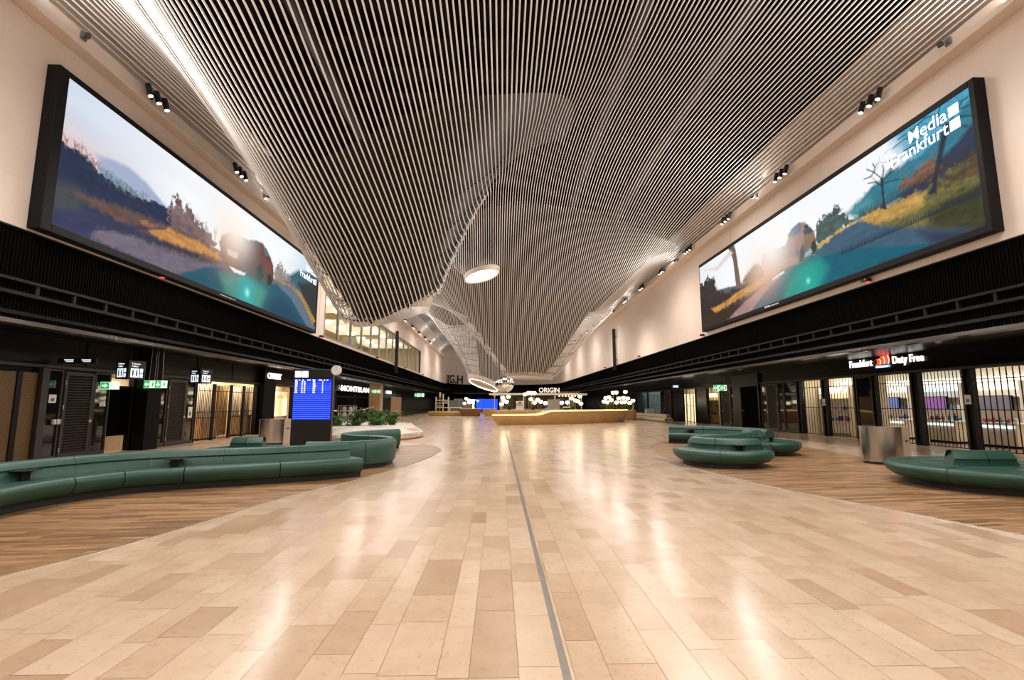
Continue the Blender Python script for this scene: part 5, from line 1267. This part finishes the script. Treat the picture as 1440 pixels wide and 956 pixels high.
# ------------------------------------------------------------------ covered planter on the left
pl = thing('covered_planter', 'low round planter draped in white sheeting, left of the stone walkway', 'planter', (-6.35, 22.5, 0))
n = 120; rings = []
def fold(a, k): return k*(math.sin(a*23)*.5+math.sin(a*37+1)*.5)
base = [(2.9, 0.0, 0), (2.98, .06, 0), (2.92, .10, 0)]
MB().lathe([(2.86, 0), (2.95, .05), (2.90, .24), (2.6, .40), (.02, .40)], (0, 0, 0), 64).build('stone_base', mat('planter_stone', (.55, .38, .28), .45, var=.2), pl, 40)
vs = []; fs = []
prof = [(2.925, .20), (2.86, .28), (2.70, .38), (2.52, .50), (2.43, .575), (2.36, .55), (2.3, .42)]
for i, (r, z) in enumerate(prof):
    for k in range(n):
        a = 2*math.pi*k/n; s = .5+.5*math.cos(a*7+.6); zz = z
        if 2 <= i <= 4: zz = z-.20*(s**.7)*(1 if i > 2 else .35)*(0 if abs(((a*7+.6) % (2*math.pi))-math.pi) < .25 else 1)
        if i == 0: zz = z+.04*math.sin(a*9)
        rr_ = r+fold(a, .025)
        vs.append((rr_*math.cos(a), rr_*math.sin(a), zz))
for i in range(len(prof)-1):
    for k in range(n): fs.append((i*n+k, i*n+(k+1) % n, (i+1)*n+(k+1) % n, (i+1)*n+k))
MB().mesh(vs, fs).build('white_sheet', mat('sheet_white', (.72, .66, .60), .65), pl, True)
MB().tube([(2.42*math.cos(2*math.pi*k/60), 2.42*math.sin(2*math.pi*k/60), .575) for k in range(60)], .018, 6, closed=True).build('rim_rail', WHITE, pl)
MB().lathe([(2.3, .36), (.02, .38)], (0, 0, 0), 40).build('soil', mat('soil', (.05, .035, .02), .9), pl)
LEAF = [mat('leaf_green_%d' % i, c, .55, var=.35, scale=4) for i, c in enumerate(((.07, .17, .03), (.10, .22, .045), (.05, .13, .03)))]
def make_plant(name, label, loc, h, spread, nl, seed, group, mi=0, cat='plant'):
    r = random.Random(seed); t = thing(name, label, cat, loc, 0, group)
    st = MB(); lf = MB()
    for k in range(nl):
        a = r.uniform(0, 6.283); hh = h*r.uniform(.3, 1.); sp = spread*r.uniform(.25, 1.)
        p = [Vector((sp*.25*q/3*math.cos(a)*1.2+sp*.75*(q/3)**2*math.cos(a), sp*.25*q/3*math.sin(a)+sp*.75*(q/3)**2*math.sin(a), hh*(q/3)**.8)) for q in range(4)]
        st.tube(p, .008, 4)
        for q in range(20):
            u = r.uniform(.12, 1)*3; i = min(2, int(u)); c = p[i].lerp(p[i+1], u-i)
            b = r.uniform(0, 6.283); el = r.uniform(-.2, .9); d = Vector((math.cos(b)*math.cos(el), math.sin(b)*math.cos(el), math.sin(el))); w_ = d.cross(Vector((0, 0, 1))).normalized(); ln_ = r.uniform(.10, .22)*(.6+spread*.5); wd = ln_*.22
            m_ = c+d*ln_*.5+Vector((0, 0, .012)); e = c+d*ln_-Vector((0, 0, .02)); m_.z = max(m_.z, .03); e.z = max(e.z, .02)
            lf.mesh([c, m_+w_*wd, e, m_-w_*wd], [(0, 1, 2, 3)])
    st.build('stems', mat('stem_green', (.05, .09, .02), .7), t); lf.build('leaves', LEAF[mi], t)
    return t
PG = 'shrubs in the draped planter'
for i, (dx, dy, h, sp, nl, d) in enumerate(((-1.75, -.55, .45, .42, 20, 'low sparse shrub at the left end of the draped planter'), (-1.0, .1, .62, .5, 30, 'green shrub left of the middle in the draped planter'), (-.15, .55, .85, .55, 46, 'tallest green shrub in the middle of the draped planter'), (.75, .55, .85, .55, 46, 'bushy green shrub right of the middle in the draped planter'), (1.55, .1, .75, .5, 40, 'feathery shrub at the right end of the draped planter'), (.25, -1.1, .42, .5, 30, 'short shrub at the front of the draped planter'), (-1.75, .9, .5, .42, 22, 'small shrub at the rear left of the draped planter'), (1.15, -.85, .5, .5, 34, 'low shrub at the front right of the draped planter'), (.4, 1.5, .8, .55, 34, 'tall shrub at the back of the draped planter'), (-.6, -.9, .42, .45, 26, 'low shrub at the front left of the draped planter'))):
    make_plant('planter_shrub', d, (-6.35+dx, 22.5+dy, .415), h, sp, nl, 40+i, PG, i % 3)
# glass case with two white heads, tape
gc = thing('glass_case', 'glass display case with two white busts behind the draped planter', 'display case', (-8.1, 27, 0))
MB().bbox(-.45, .35, -.3, .3, 0, .62, .01).build('base', mat('case_cream', (.66, .58, .46), .5), gc)
MB().box(-.45, .35, -.3, .3, .62, 1.36).build('glass', mat('case_glass', (.85, .95, .95), .03, trans=1.), gc)
fr = MB()
for x in (-.45, .35):
    for y in (-.3, .3): fr.box(x-.012, x+.012, y-.012, y+.012, .62, 1.38)
fr.box(-.46, .36, -.31, -.285, 1.36, 1.38).box(-.46, .36, .285, .31, 1.36, 1.38); fr.build('frame', SILV, gc)
for k, x in enumerate((-.18, .14)):
    o = MB().lathe([(.12, 0), (.14, .08), (.13, .32), (.06, .37), (.055, .42), (.10, .49), (.11, .57), (.09, .66), (.03, .70)], (0, 0, 0), 20).build('white_bust', mat('bust_white', (.75, .68, .58), .5), None, True)
    o.location = (-8.1+x, 27, .625); tag(o, '%s white bust inside the glass case behind the planter' % ('left', 'right')[k], 'bust', 'busts in the glass case')
bt = thing('barrier_tape', 'red and white barrier tape stretched from a post to the oak column', 'barrier tape', (0, 0, 0))
a, b = Vector((-9.35, 27.5, 1.12)), Vector((-10.86, 43.78, 1.22)); nseg = 24
for i in range(nseg):
    p, q = a.lerp(b, i/nseg), a.lerp(b, (i+1)/nseg); p.z -= .18*math.sin(math.pi*i/nseg); q.z -= .18*math.sin(math.pi*(i+1)/nseg)
    MB().mesh([p-Vector((0, 0, .035)), q-Vector((0, 0, .035)), q+Vector((0, 0, .035)), p+Vector((0, 0, .035))], [(0, 1, 2, 3)]).build('tape_stripe', mat('tape_red', (.6, .05, .04), .5) if i % 2 else WHITE, bt)
MB().lathe([(.16, 0), (.16, .03), (.025, .05), (.025, 1.2), (.03, 1.22)], (a.x, a.y, 0), 16).build('post', mat('post_red', (.45, .06, .04), .4), bt)

# ------------------------------------------------------------------ wooden island counter
OAK = mat('light_oak', (.50, .305, .115), .42, var=.10, scale=2.5); OAK2 = mat('light_oak_top', (.62, .44, .22), .4, var=.1, scale=2.5)
OAKD = mat('dark_oak', (.22, .10, .045), .45, var=.15, scale=3)
LEDY = mat('led_yellow', (1, .75, .3), .4, emit=(1, .68, .22), es=2.6)
def boat_counter(name, label, cat, front, back, hfun, m, m2, flare=.35, led=True, group=None, rec=.0):
    t = thing(name, label, cat, (0, 0, 0), 0, group)
    F = catmull([Vector((x, y, 0)) for x, y in front], 8); B = [None]*len(F)
    Bp = catmull([Vector((x, y, 0)) for x, y in back], 8)
    k = len(F); nb = len(Bp); B = [Bp[round(i*(nb-1)/(k-1))] for i in range(k)]
    q = MB(); v = []; f = []
    for i in range(k):
        a_, b_ = F[max(i-1, 0)], F[min(i+1, k-1)]; tg = (b_-a_).normalized(); nr = Vector((tg.y, -tg.x, 0))
        e0 = max(0, 1-i/(k*.06)); e1 = max(0, 1-(k-1-i)/(k*.03))
        h = hfun(F[i].x); fo = nr*flare-tg*(e0*flare*1.3)+tg*(e1*flare*.2)
        p0 = F[i]; v += [p0, p0+fo*.55+Vector((0, 0, h*.5)), p0+fo*.95+Vector((0, 0, h*.93)), p0+fo*.93+Vector((0, 0, h)), B[i]+Vector((0, 0, h))-fo*.2, B[i]]
    for i in range(k-1):
        for c in (0, 1, 2, 4): f.append((i*6+c, (i+1)*6+c, (i+1)*6+c+1, i*6+c+1))
    f.append((0, 1, 2, 3, 4, 5)); f.append(tuple((k-1)*6+c for c in (5, 4, 3, 2, 1, 0)))
    q.mesh(v, f); q.build('front_body', m, t, 35)
    w_ = MB(); fs = [(i*2, (i+1)*2, (i+1)*2+1, i*2+1) for i in range(k-1)]
    top = []
    for i in range(k): top += [v[i*6+3]+Vector((0, 0, .002)), v[i*6+4]+Vector((0, 0, .002))]
    w_.mesh(top+[p+Vector((0, 0, .04)) for p in top], fs+[tuple(j+2*k for j in g) for g in fs]+[(i*2, (i+1)*2, (i+1)*2+2*k, i*2+2*k) for i in range(k-1)]+[(i*2+1, (i+1)*2+1, (i+1)*2+1+2*k, i*2+1+2*k) for i in range(k-1)]+[(0, 1, 1+2*k, 2*k), (2*k-2, 2*k-1, 4*k-1, 4*k-2)])
    w_.build('worktop', m2, t)
    if led: MB().tube([v[i*6+3]+Vector((0, -.015, -.01)) for i in range(1, k)], .028, 6).build('light_strip', LEDY, t)
    return t
def hh(x): 
    u = min(1, max(0, (x-2.6)/1.2)); return .70+.27*u*u*(3-2*u)
boat_counter('island_counter', 'long curved light oak bar counter with glowing edge in the hall centre', 'counter', [(-.05, 34.5), (.35, 34.25), (2.98, 35.2), (5.3, 36.3), (7.5, 37.55), (9.6, 39.4), (10.45, 41.2)], [(.2, 36.0), (.8, 36.1), (3., 37.0), (5., 38.0), (7, 39.2), (8.8, 40.7), (9.6, 41.8)], hh, OAK, OAK2)
boat_counter('back_counter', 'second oak counter row carrying plants and globe lamps behind the long bar', 'counter', [(-.3, 42.6), (.3, 42.2), (4, 42.3), (9, 43.0), (11.9, 44.0), (12.3, 44.4)], [(0, 45.4), (.5, 45.5), (4, 45.5), (9, 45.8), (11.8, 46.1), (12.1, 46.1)], lambda x: .84, OAK, OAK2, .15, False)
boat_counter('island_counter', 'dark oak boat-shaped counter far left of the long bar', 'counter', [(-4.15, 58.3), (-3.9, 58.1), (-3., 58.1), (-2.2, 58.3)], [(-4.2, 59.6), (-3.8, 59.7), (-3., 59.7), (-2.2, 59.6)], lambda x: .85, OAKD, OAK2, .35, False)
boat_counter('island_counter', 'small tan counter piece between dark oak counter and long bar', 'counter', [(-1.55, 58.0), (-1.4, 57.9), (-.8, 57.9), (-.4, 58.1)], [(-1.5, 59), (-1.3, 59.1), (-.8, 59.1), (-.4, 59)], lambda x: .85, OAK, OAK2, .2, False)
boat_counter('low_counter', 'long low yellow wooden platform at the far left', 'platform', [(-8.3, 60.3), (-8.0, 59.9), (-6.4, 59.4), (-4.6, 59.6), (-4.25, 60)], [(-8.3, 62.4), (-7.8, 62.5), (-6.4, 62.4), (-4.8, 62.3), (-4.3, 62.)], lambda x: .48, mat('yellow_oak', (.62, .43, .14), .45), OAK2, .25, False)
# ------------------------------------------------------------------ kiosk
KW = mat('kiosk_white', (.72, .68, .62), .45)
ks = thing('bar_kiosk', 'open bar kiosk with flat white roof and slim posts behind the counters', 'kiosk', (0, 0, 0))
rf = [(-.9, 47.0), (.2, 46.1), (4, 45.9), (7.4, 46.3), (8.6, 47.6), (8.4, 50.5), (4, 51.5), (-.5, 50.8)]
MB().prism(rf, 2.28, 2.44).build('roof', KW, ks)
for x, y in ((.3, 46.5), (2.35, 46.3), (3.1, 46.5), (5.3, 46.3), (6.7, 46.6), (8., 47.6), (7.6, 50), (.2, 50)): MB().box(x-.045, x+.045, y-.045, y+.045, 0, 2.28).build('post', KW, ks)
MB().bbox(.2, 7.8, 50.2, 50.4, 0, 2.28, .01).build('rear_wall', mat('kiosk_rear', (.05, .04, .035), .4), ks)
for k in range(7): MB().bbox(.9+k*1.02, 1.5+k*1.02, 50.08, 50.2, .9, 2.1, .01).build('rear_panel', mat('kiosk_panel', (.10, .085, .075), .3), ks)
MB().bbox(.3, 7.8, 49.2, 49.8, 0, .95, .02).build('rear_counter', KW, ks)
og = text_mb('ORIGIN', .62, face_M((4.75, 46.05, 2.70), (1, 0, 0), (0, 0, 1)), .04, bold=.012, sx=.92).build('bar_sign', mat('sign_cream', (.8, .74, .66), .5, emit=(1, .9, .78), es=.5)); tag(og, 'cream block lettering standing on the kiosk roof', 'sign')
for k in range(9): ks_ = MB().bbox(5.72+k*.22, 5.86+k*.22, 46.2, 46.23, 2.441, 2.60, .004).build('roof_letter_block', mat('sign_brown', (.12, .09, .075), .5), ks)
t = thing('roof_sign', 'small white unlit lettering at the left end of the kiosk roof', 'sign', (0, 0, 0)); 
for k in range(9): MB().bbox(-.55+k*.11, -.47+k*.11, 46.9+.0, 46.93, 2.441, 2.62, .004).build('letter_block', WHITE, t)
tr = thing('track_lights', 'row of small warm lamps under the right end of the kiosk roof', 'lamp', (0, 0, 0)); 
MB().box(5.6, 8.2, 46.9, 46.94, 2.235, 2.275).build('rail', KW, tr)
for k in range(8): MB().lathe([(.05, 0), (.06, .06), (.03, .1)], (5.8+k*.3, 46.92, 2.14), 10).build('lamp', mat('lamp_amber', (1, .7, .35), .4, emit=(1, .72, .35), es=6.), tr)
# chrome sculpture
cs = thing('chrome_sculpture', 'big fluted mirror-chrome sphere on a stem above the kiosk', 'sculpture', (.56, 46.75, 2.442))
CHR = mat('chrome', (.82, .80, .78), .04, 1., var=.0)
vs = []; fs = []; n, mm = 72, 24
for i in range(mm+1):
    t_ = math.pi*i/mm
    for k in range(n):
        a = 2*math.pi*k/n; r = .86*(1+.06*abs(math.sin(a*6))*math.sin(t_)**.5); z = -.86*math.cos(t_)
        r *= max(.02, math.sin(t_)); vs.append((r*math.cos(a), r*math.sin(a), .86+z*.95))
for i in range(mm):
    for k in range(n): fs.append((i*n+k, i*n+(k+1) % n, (i+1)*n+(k+1) % n, (i+1)*n+k))
MB().mesh(vs, fs).build('fluted_sphere', CHR, cs, True)
MB().lathe([(.22, .0), (.22, .05), (.07, .08), (.07, .2)], (0, 0, 0), 16).build('stem', STEEL, cs, 40)
# ------------------------------------------------------------------ globe lamps
GLB = mat('globe_glow', (1, .95, .85), .4, emit=(1, .84, .58), es=4.5); BRS = mat('brass', (.5, .3, .12), .35, .9)
def make_globe(h, label, group, loc):
    t = thing('globe_lamp', label, 'lamp', loc, 0, group)
    MB().sphere((0, 0, h), .19, 16, 10, .86).build('glass_globe', GLB, t, True)
    MB().lathe([(.12, 0), (.12, .02), (.016, .03), (.016, h-.16)], (0, 0, 0), 10).build('stem', BRS, t, 40)
    MB().lathe([(.14, h+.12), (.10, h+.16), (.02, h+.18)], (0, 0, 0), 14).build('cap', BRS, t, True)
    return t
CL = [('right', 45.1, .89, [(9.66, 1.66), (9.84, 1.98), (10.14, 2.06), (9.96, 1.6), (10.35, 1.79), (10.53, 2.47), (10.83, 2.49), (10.83, 1.58), (11.06, 1.95), (11.33, 1.6), (11.47, 2.01), (11.67, 2.55), (11.6, 1.63), (11.88, 1.95), (12.03, 1.52), (12.34, 1.74)], 'in the cluster over the right counter plants'),
      ('mid', 44.6, .89, [(6.63, 1.95), (6.97, 1.76), (7.19, 1.68), (7.46, 1.47), (5.72, 1.55), (6.23, 1.58), (7.36, 2.11)], 'under the right end of the kiosk roof'),
      ('centre', 43.4, .89, [(2.34, 2.29), (2.65, 2.41), (2.91, 2.4), (3.15, 2.39), (2.86, 1.87), (3.17, 1.57), (3.45, 1.82), (3.71, 1.64), (4.12, 1.52)], 'in the middle of the back counter'),
      ('left', 43.6, .89, [(.38, 2.0), (.88, 2.08), (.46, 1.78), (.69, 1.64), (.26, 1.43)], 'at the left end of the back counter'),
      ('farleft', 58.6, .90, [(-3.84, 2.06), (-3.52, 1.87), (-4.02, 1.5), (-3.48, 1.59), (-3.23, 1.65)], 'on the dark oak counter')]
rg = random.Random(8)
for nm, Y, zb, L, where in CL:
    Ls = sorted(L); used_y = []
    for i, (x, z) in enumerate(Ls):
        y = Y+(i % 3)*.3 if nm != 'farleft' else Y+(i % 3)*.4-.3
        k = (y-0)/Y
        wd = ['first', 'second', 'third', 'fourth', 'fifth', 'sixth', 'seventh', 'eighth', 'ninth', 'tenth', 'eleventh', 'twelfth', 'thirteenth', 'fourteenth', 'fifteenth', 'sixteenth'][i]
        make_globe(max(.35, (z-1.5)*k+1.5-zb), '%s globe lamp from left, %s' % (wd, where), 'globe lamps '+where, (x*k, y, zb))
for Y, X, e in ((44, 11, 24), (44, 7, 14), (43, 3, 16), (43, .5, 10), (58, -3.6, 10)): light('POINT', 'globe_glow', (X, Y-.6, 2.75 if X > 0 else 2.4), e, (1, .78, .5), .3)
# plants on the back counter
for i, (x, y, h, sp, lb) in enumerate(((9.3, 43.8, .5, .34, 'leftmost leafy plant under the right globe lamps'), (10.05, 44.05, .6, .36, 'second leafy plant from left under the right globe lamps'), (10.8, 44.25, .6, .36, 'third leafy plant from left under the right globe lamps'), (11.5, 44.5, .6, .34, 'fourth leafy plant from left under the right globe lamps'), (12.0, 44.75, .55, .3, 'rightmost leafy plant under the right globe lamps'), (2.95, 42.72, .5, .30, 'spiky plant under the middle globe lamps'), (.95, 42.75, .42, .3, 'small plant under the left globe lamps'), (6.6, 43.6, .4, .4, 'plant under the kiosk roof end lamps'))):
    make_plant('counter_plant', lb, (x, y, .905), h, sp, 18, 80+i, 'plants on the back counter', i % 3)
make_plant('counter_plant', 'small plant on the dark oak counter by its globe lamps', (-2.75, 58.9, .92), .5, .3, 14, 99, None, 2)
# equipment on the back counter
cm = thing('coffee_machine', 'white coffee machine on the back counter left of the spiky plant', 'coffee machine', (1.85, 43.1, .885))
MB().bbox(-.34, .34, -.25, .25, .0, .22, .03).build('base', KW, cm); MB().bbox(-.3, .3, -.05, .25, .22, .6, .03).build('body', KW, cm); MB().bbox(-.34, .34, -.28, .25, .6, .8, .04).build('head', KW, cm)
MB().bbox(-.1, .12, -.285, -.27, .66, .75, .004).build('display', BLK, cm)
for x in (-.15, .15): MB().cyl((x, -.16, .6), (x, -.16, .5), .04, 10).build('spout', STEEL, cm)
sk = thing('steel_cabinet', 'tall brushed steel cabinet block under the kiosk roof', 'cabinet', (4.95, 44.5, .887))
MB().bbox(-.55, .55, -.3, .3, 0, .95, .02).build('body', mat('cab_steel', (.55, .53, .5), .25, .9), sk)
for x in (-.54, .005): MB().bbox(x, x+.535, -.315, -.3, .03, .92, .006).build('door', mat('cab_steel', (.5, .5, .5)), sk)
bc = MB()
gx, gy = 10, 6; vs = []; fs = []
for i in range(gx+1):
    for j in range(gy+1): vs.append((-.5+i*.1, -.3+j*.1, .22*math.exp(-((i-3)/2.)**2-((j-3)/2.2)**2)+.05*math.sin(i*1.9)*math.cos(j*1.7)+.055))
for i in range(gx):
    for j in range(gy): fs.append((i*(gy+1)+j, (i+1)*(gy+1)+j, (i+1)*(gy+1)+j+1, i*(gy+1)+j+1))
o = bc.mesh(vs, fs).build('blue_cloth', mat('cloth_blue', (.12, .2, .42), .7), None, True); o.location = (4.4, 42.85, .887); tag(o, 'crumpled blue cloth lying on the back counter beside the steel cabinet', 'cloth')
bx = thing('black_box', 'small black machine with white lid on the counter under the kiosk', 'machine', (5.95, 43.2, .885)); MB().bbox(-.3, .3, -.2, .2, 0, .2, .03).build('body', BLK, bx); MB().bbox(-.28, .28, -.2, .2, .2, .32, .04).build('lid', KW, bx)
# ------------------------------------------------------------------ far left: video wall, rack, tables, poles
vw = thing('blue_video_wall', 'far bright blue video wall of three panels', 'video wall', (-1.7, 70, 0))
for k in range(3): MB().bbox(-1.45+k*1.02, -.46+k*1.02, -.08, .08, .55, 2.1, .01).build('bezel', BLK, vw); MB().box(-1.43+k*1.02, -.48+k*1.02, -.086, -.08, .58, 2.07).build('panel', mat('blue_panel', (0, .03, .5), .4, emit=(.004, .06, .85), es=1.4), vw)
for x in (-1.2, 1.3): MB().box(x-.06, x+.06, -.05, .05, 0, .56).build('leg', BLK, vw)
MB().box(-1.35, -1.2, -.092, -.086, 1.7, 1.95).box(-1.1, -1.05, -.092, -.086, 1.7, 1.95).build('white_marks', SWT, vw)
cy = thing('cyan_light_column', 'glowing pale cyan light column beside the blue video wall', 'lamp', (-3.45, 68.5, 0)); CY = mat('cyan_glow', (.6, .95, 1), .4, emit=(.45, .9, 1), es=3.)
MB().bbox(-.13, .13, -.1, .1, .02, 1.9, .02).build('column', CY, cy); MB().bbox(-.45, .3, -.15, .15, 1.9, 2.0, .02).build('cross_head', CY, cy); MB().box(-.3, .3, -.2, .2, 0, .02).build('foot', BLK, cy)
rk = thing('furniture_rack', 'cream frame rack stacked with furniture on the far left platform', 'rack', (-6.85, 60.6, .525)); RC = mat('rack_cream', (.66, .54, .40), .5)
f = MB()
for x in (-.75, .1, .75):
    for y in (-.4, .4): f.box(x-.04, x+.04, y-.04, y+.04, 0, 1.75 if x != .1 else 2.1)
f.build('uprights', RC, rk)
for z in (.4, .95, 1.3): MB().bbox(-.8, .8, -.45, .45, z, z+.10, .01).build('shelf', RC, rk)
for k, (x, z) in enumerate(((-.4, .5), (.35, 1.05))): MB().bbox(x-.3, x+.3, -.3, .3, z, z+.28, .02).build('stacked_seat', mat('seat_grey', (.25, .22, .2), .6), rk)
tb = thing('white_table', 'low white table on the far left platform beside the furniture rack', 'table', (-5.25, 60.7, .525))
MB().bbox(-.75, .75, -.4, .4, .42, .5, .01).build('table_top', WHITE, tb)
for x in (-.7, .7):
    for y in (-.35, .35): MB().box(x-.03, x+.03, y-.03, y+.03, 0, .42).build('leg', WHITE, tb)
for k, (x, lb) in enumerate(((-6.0, 'left grey glass screen panel behind the far platform'), (-4.6, 'right grey glass screen panel behind the far platform'))):
    t = thing('glass_partition', lb, 'glass partition', (x, 66.5, 0), 0, 'grey screen panels'); MB().bbox(-.6, .6, -.03, .03, .3, 1.9, .01).build('sheet', mat('grey_glass', (.16, .17, .17), .25), t)
    for q in (-.55, .55): MB().box(q-.03, q+.03, -.2, .2, 0, .3).build('foot', BLK, t)
for k, (x, y, lb) in enumerate(((-7.25, 61.5, 'slim pole with cream head beside the far rack'), (-.45, 57., 'slim pole with cream head left of the kiosk roof'))):
    t = thing('slim_pole', lb, 'pole', (x, y, .525 if k == 0 else 0), 0, 'slim cream poles'); zz = 2.6-(.525 if k == 0 else 0)
    MB().cyl((0, 0, 0), (0, 0, zz-.4), .035, 10).build('shaft', RC, t); MB().bbox(-.1, .1, -.06, .06, zz-.4, zz+.25, .02).build('head', RC, t); MB().lathe([(.15, 0), (.15, .02)], (0, 0, 0), 14).build('foot', RC, t)
# ------------------------------------------------------------------ far right: rolled flooring, white box, oak post
rl = thing('rolled_carpet', 'pile of pale rolled floor covering lying along the far right shops', 'roll', (0, 0, 0)); RM = mat('roll_cream', (.66, .54, .42), .7)
for k, (dx, dz) in enumerate(((0, .17), (.36, .17), (.18, .46))):
    a, b = Vector((13.45+dx, 39.5, dz)), Vector((13.1+dx, 47.0, dz)); MB().cyl(a, b, .17, 16).build('roll', RM, rl, 40); MB().cyl(a-Vector((0, .004, 0)), a+Vector((0, .02, 0)), .10, 14).build('roll_end', mat('roll_brown', (.12, .07, .05), .7), rl)
wb = thing('white_box', 'plain white box standing before the far right grilles', 'box', (14.6, 47.6, 0)); MB().bbox(-.35, .35, -.3, .3, 0, .95, .02).build('carton', WHITE, wb); MB().box(-.36, .36, -.31, .31, .95, .98).build('lid', WHITE, wb)
op = thing('oak_post', 'short oak post at the right end of the bar counters', 'post', (12.75, 46.9, 0)); MB().bbox(-.14, .14, -.14, .14, 0, 1.35, .02).build('shaft', TAN, op); MB().bbox(-.16, .16, -.16, .16, 1.35, 1.39, .01).build('cap', OAK2, op)
# far end: dim lit shop windows under the end wall
fs_ = MB()
for k in range(9): fs_.box(-9+k*2.3, -7.2+k*2.3, 99.9, 99.95, .3, 2.4)
struct(fs_.build('window_far_shops', mat('far_shop_glow', (.1, .09, .08), .4, emit=(.5, .42, .32), es=.25)))
# soffit fittings
for k, (x, y, lb) in enumerate(((13.0, 17.0, 'small round downlight in the right soffit before the duty free sign'), (13.2, 26.5, 'small round downlight in the right soffit over the service door'), (-10.9, 18.5, 'small round downlight in the left soffit over the warm grilles'), (-10.8, 23.0, 'small round downlight in the left soffit near the jeweller sign'))):
    z = ZF0+.2 if x > 0 else ZF0+.12
    t = thing('soffit_downlight', lb, 'ceiling light', (x, y, z), 0, 'soffit downlights'); MB().lathe([(.14, -.001), (.14, -.02), (.12, -.025), (.115, -.01)], (0, 0, 0), 20).build('ring', SILV, t); MB().lathe([(.115, -.012), (.115, -.010)], (0, 0, 0), 20).build('diffuser', mat('soffit_lamp', (1, .9, .8), .4, emit=(1, .9, .78), es=2.), t)
    light('SPOT', 'soffit_spot', (x, y, z-.04), 60, (1, .85, .7), .08, spot=R_(110), aim=(x, y, 0))
dc = thing('dome_camera', 'white dome camera under the right soffit near the frame edge', 'camera', (12.4, 13.4, ZF0+.2)); MB().lathe([(.16, -.001), (.16, -.05), (.13, -.07)], (0, 0, 0), 20).build('mount', WHITE, dc, 40); MB().sphere((0, 0, -.08), .10, 16, 10).build('dome', mat('dome_grey', (.4, .38, .36), .1), dc, True)
# ------------------------------------------------------------------ light
WARM = (1, .90, .80); WARM2 = (1, .935, .87)
for y in range(-6, 84, 10):   # cove strips on the ledges of the two bands
    light('AREA', 'cove_light_right', (BR+.12, y+5, ZBR+.425), 620, (1, .96, .92), .12, 9.6, aim=(BR-2.5, y+5, ZBR+1.5))
    light('AREA', 'cove_light_left', (BL-.12, y+5, ZBL+.425), 620, (1, .96, .92), .12, 9.6, aim=(BL+2.5, y+5, ZBL+1.5))
for y in (-8, -1, 6, 13, 20.5, 28, 36, 45, 55, 66, 78):   # hall downlights between the slats
    for x, e in ((-6.6, 1320), (.7, 350), (7.9, 1320)):
        z = float(surf(x, y))
        light('SPOT', 'hall_downlight', (x, y, min(z-.12, 9.9)), e, WARM2, 1.3, spot=R_(164), blend=.8, aim=(x, y, 0))
for X, ys_, z, s in ((BR, RY, 9.96, -1), (BL, LY, 9.64, 1)):     # the triple wall spots
    for y in ys_: light('SPOT', 'wall_spot', (X+s*.30, y, z-.3), 90, WARM, .1, spot=R_(62), blend=1., aim=(X+s*2.4, y, 0))
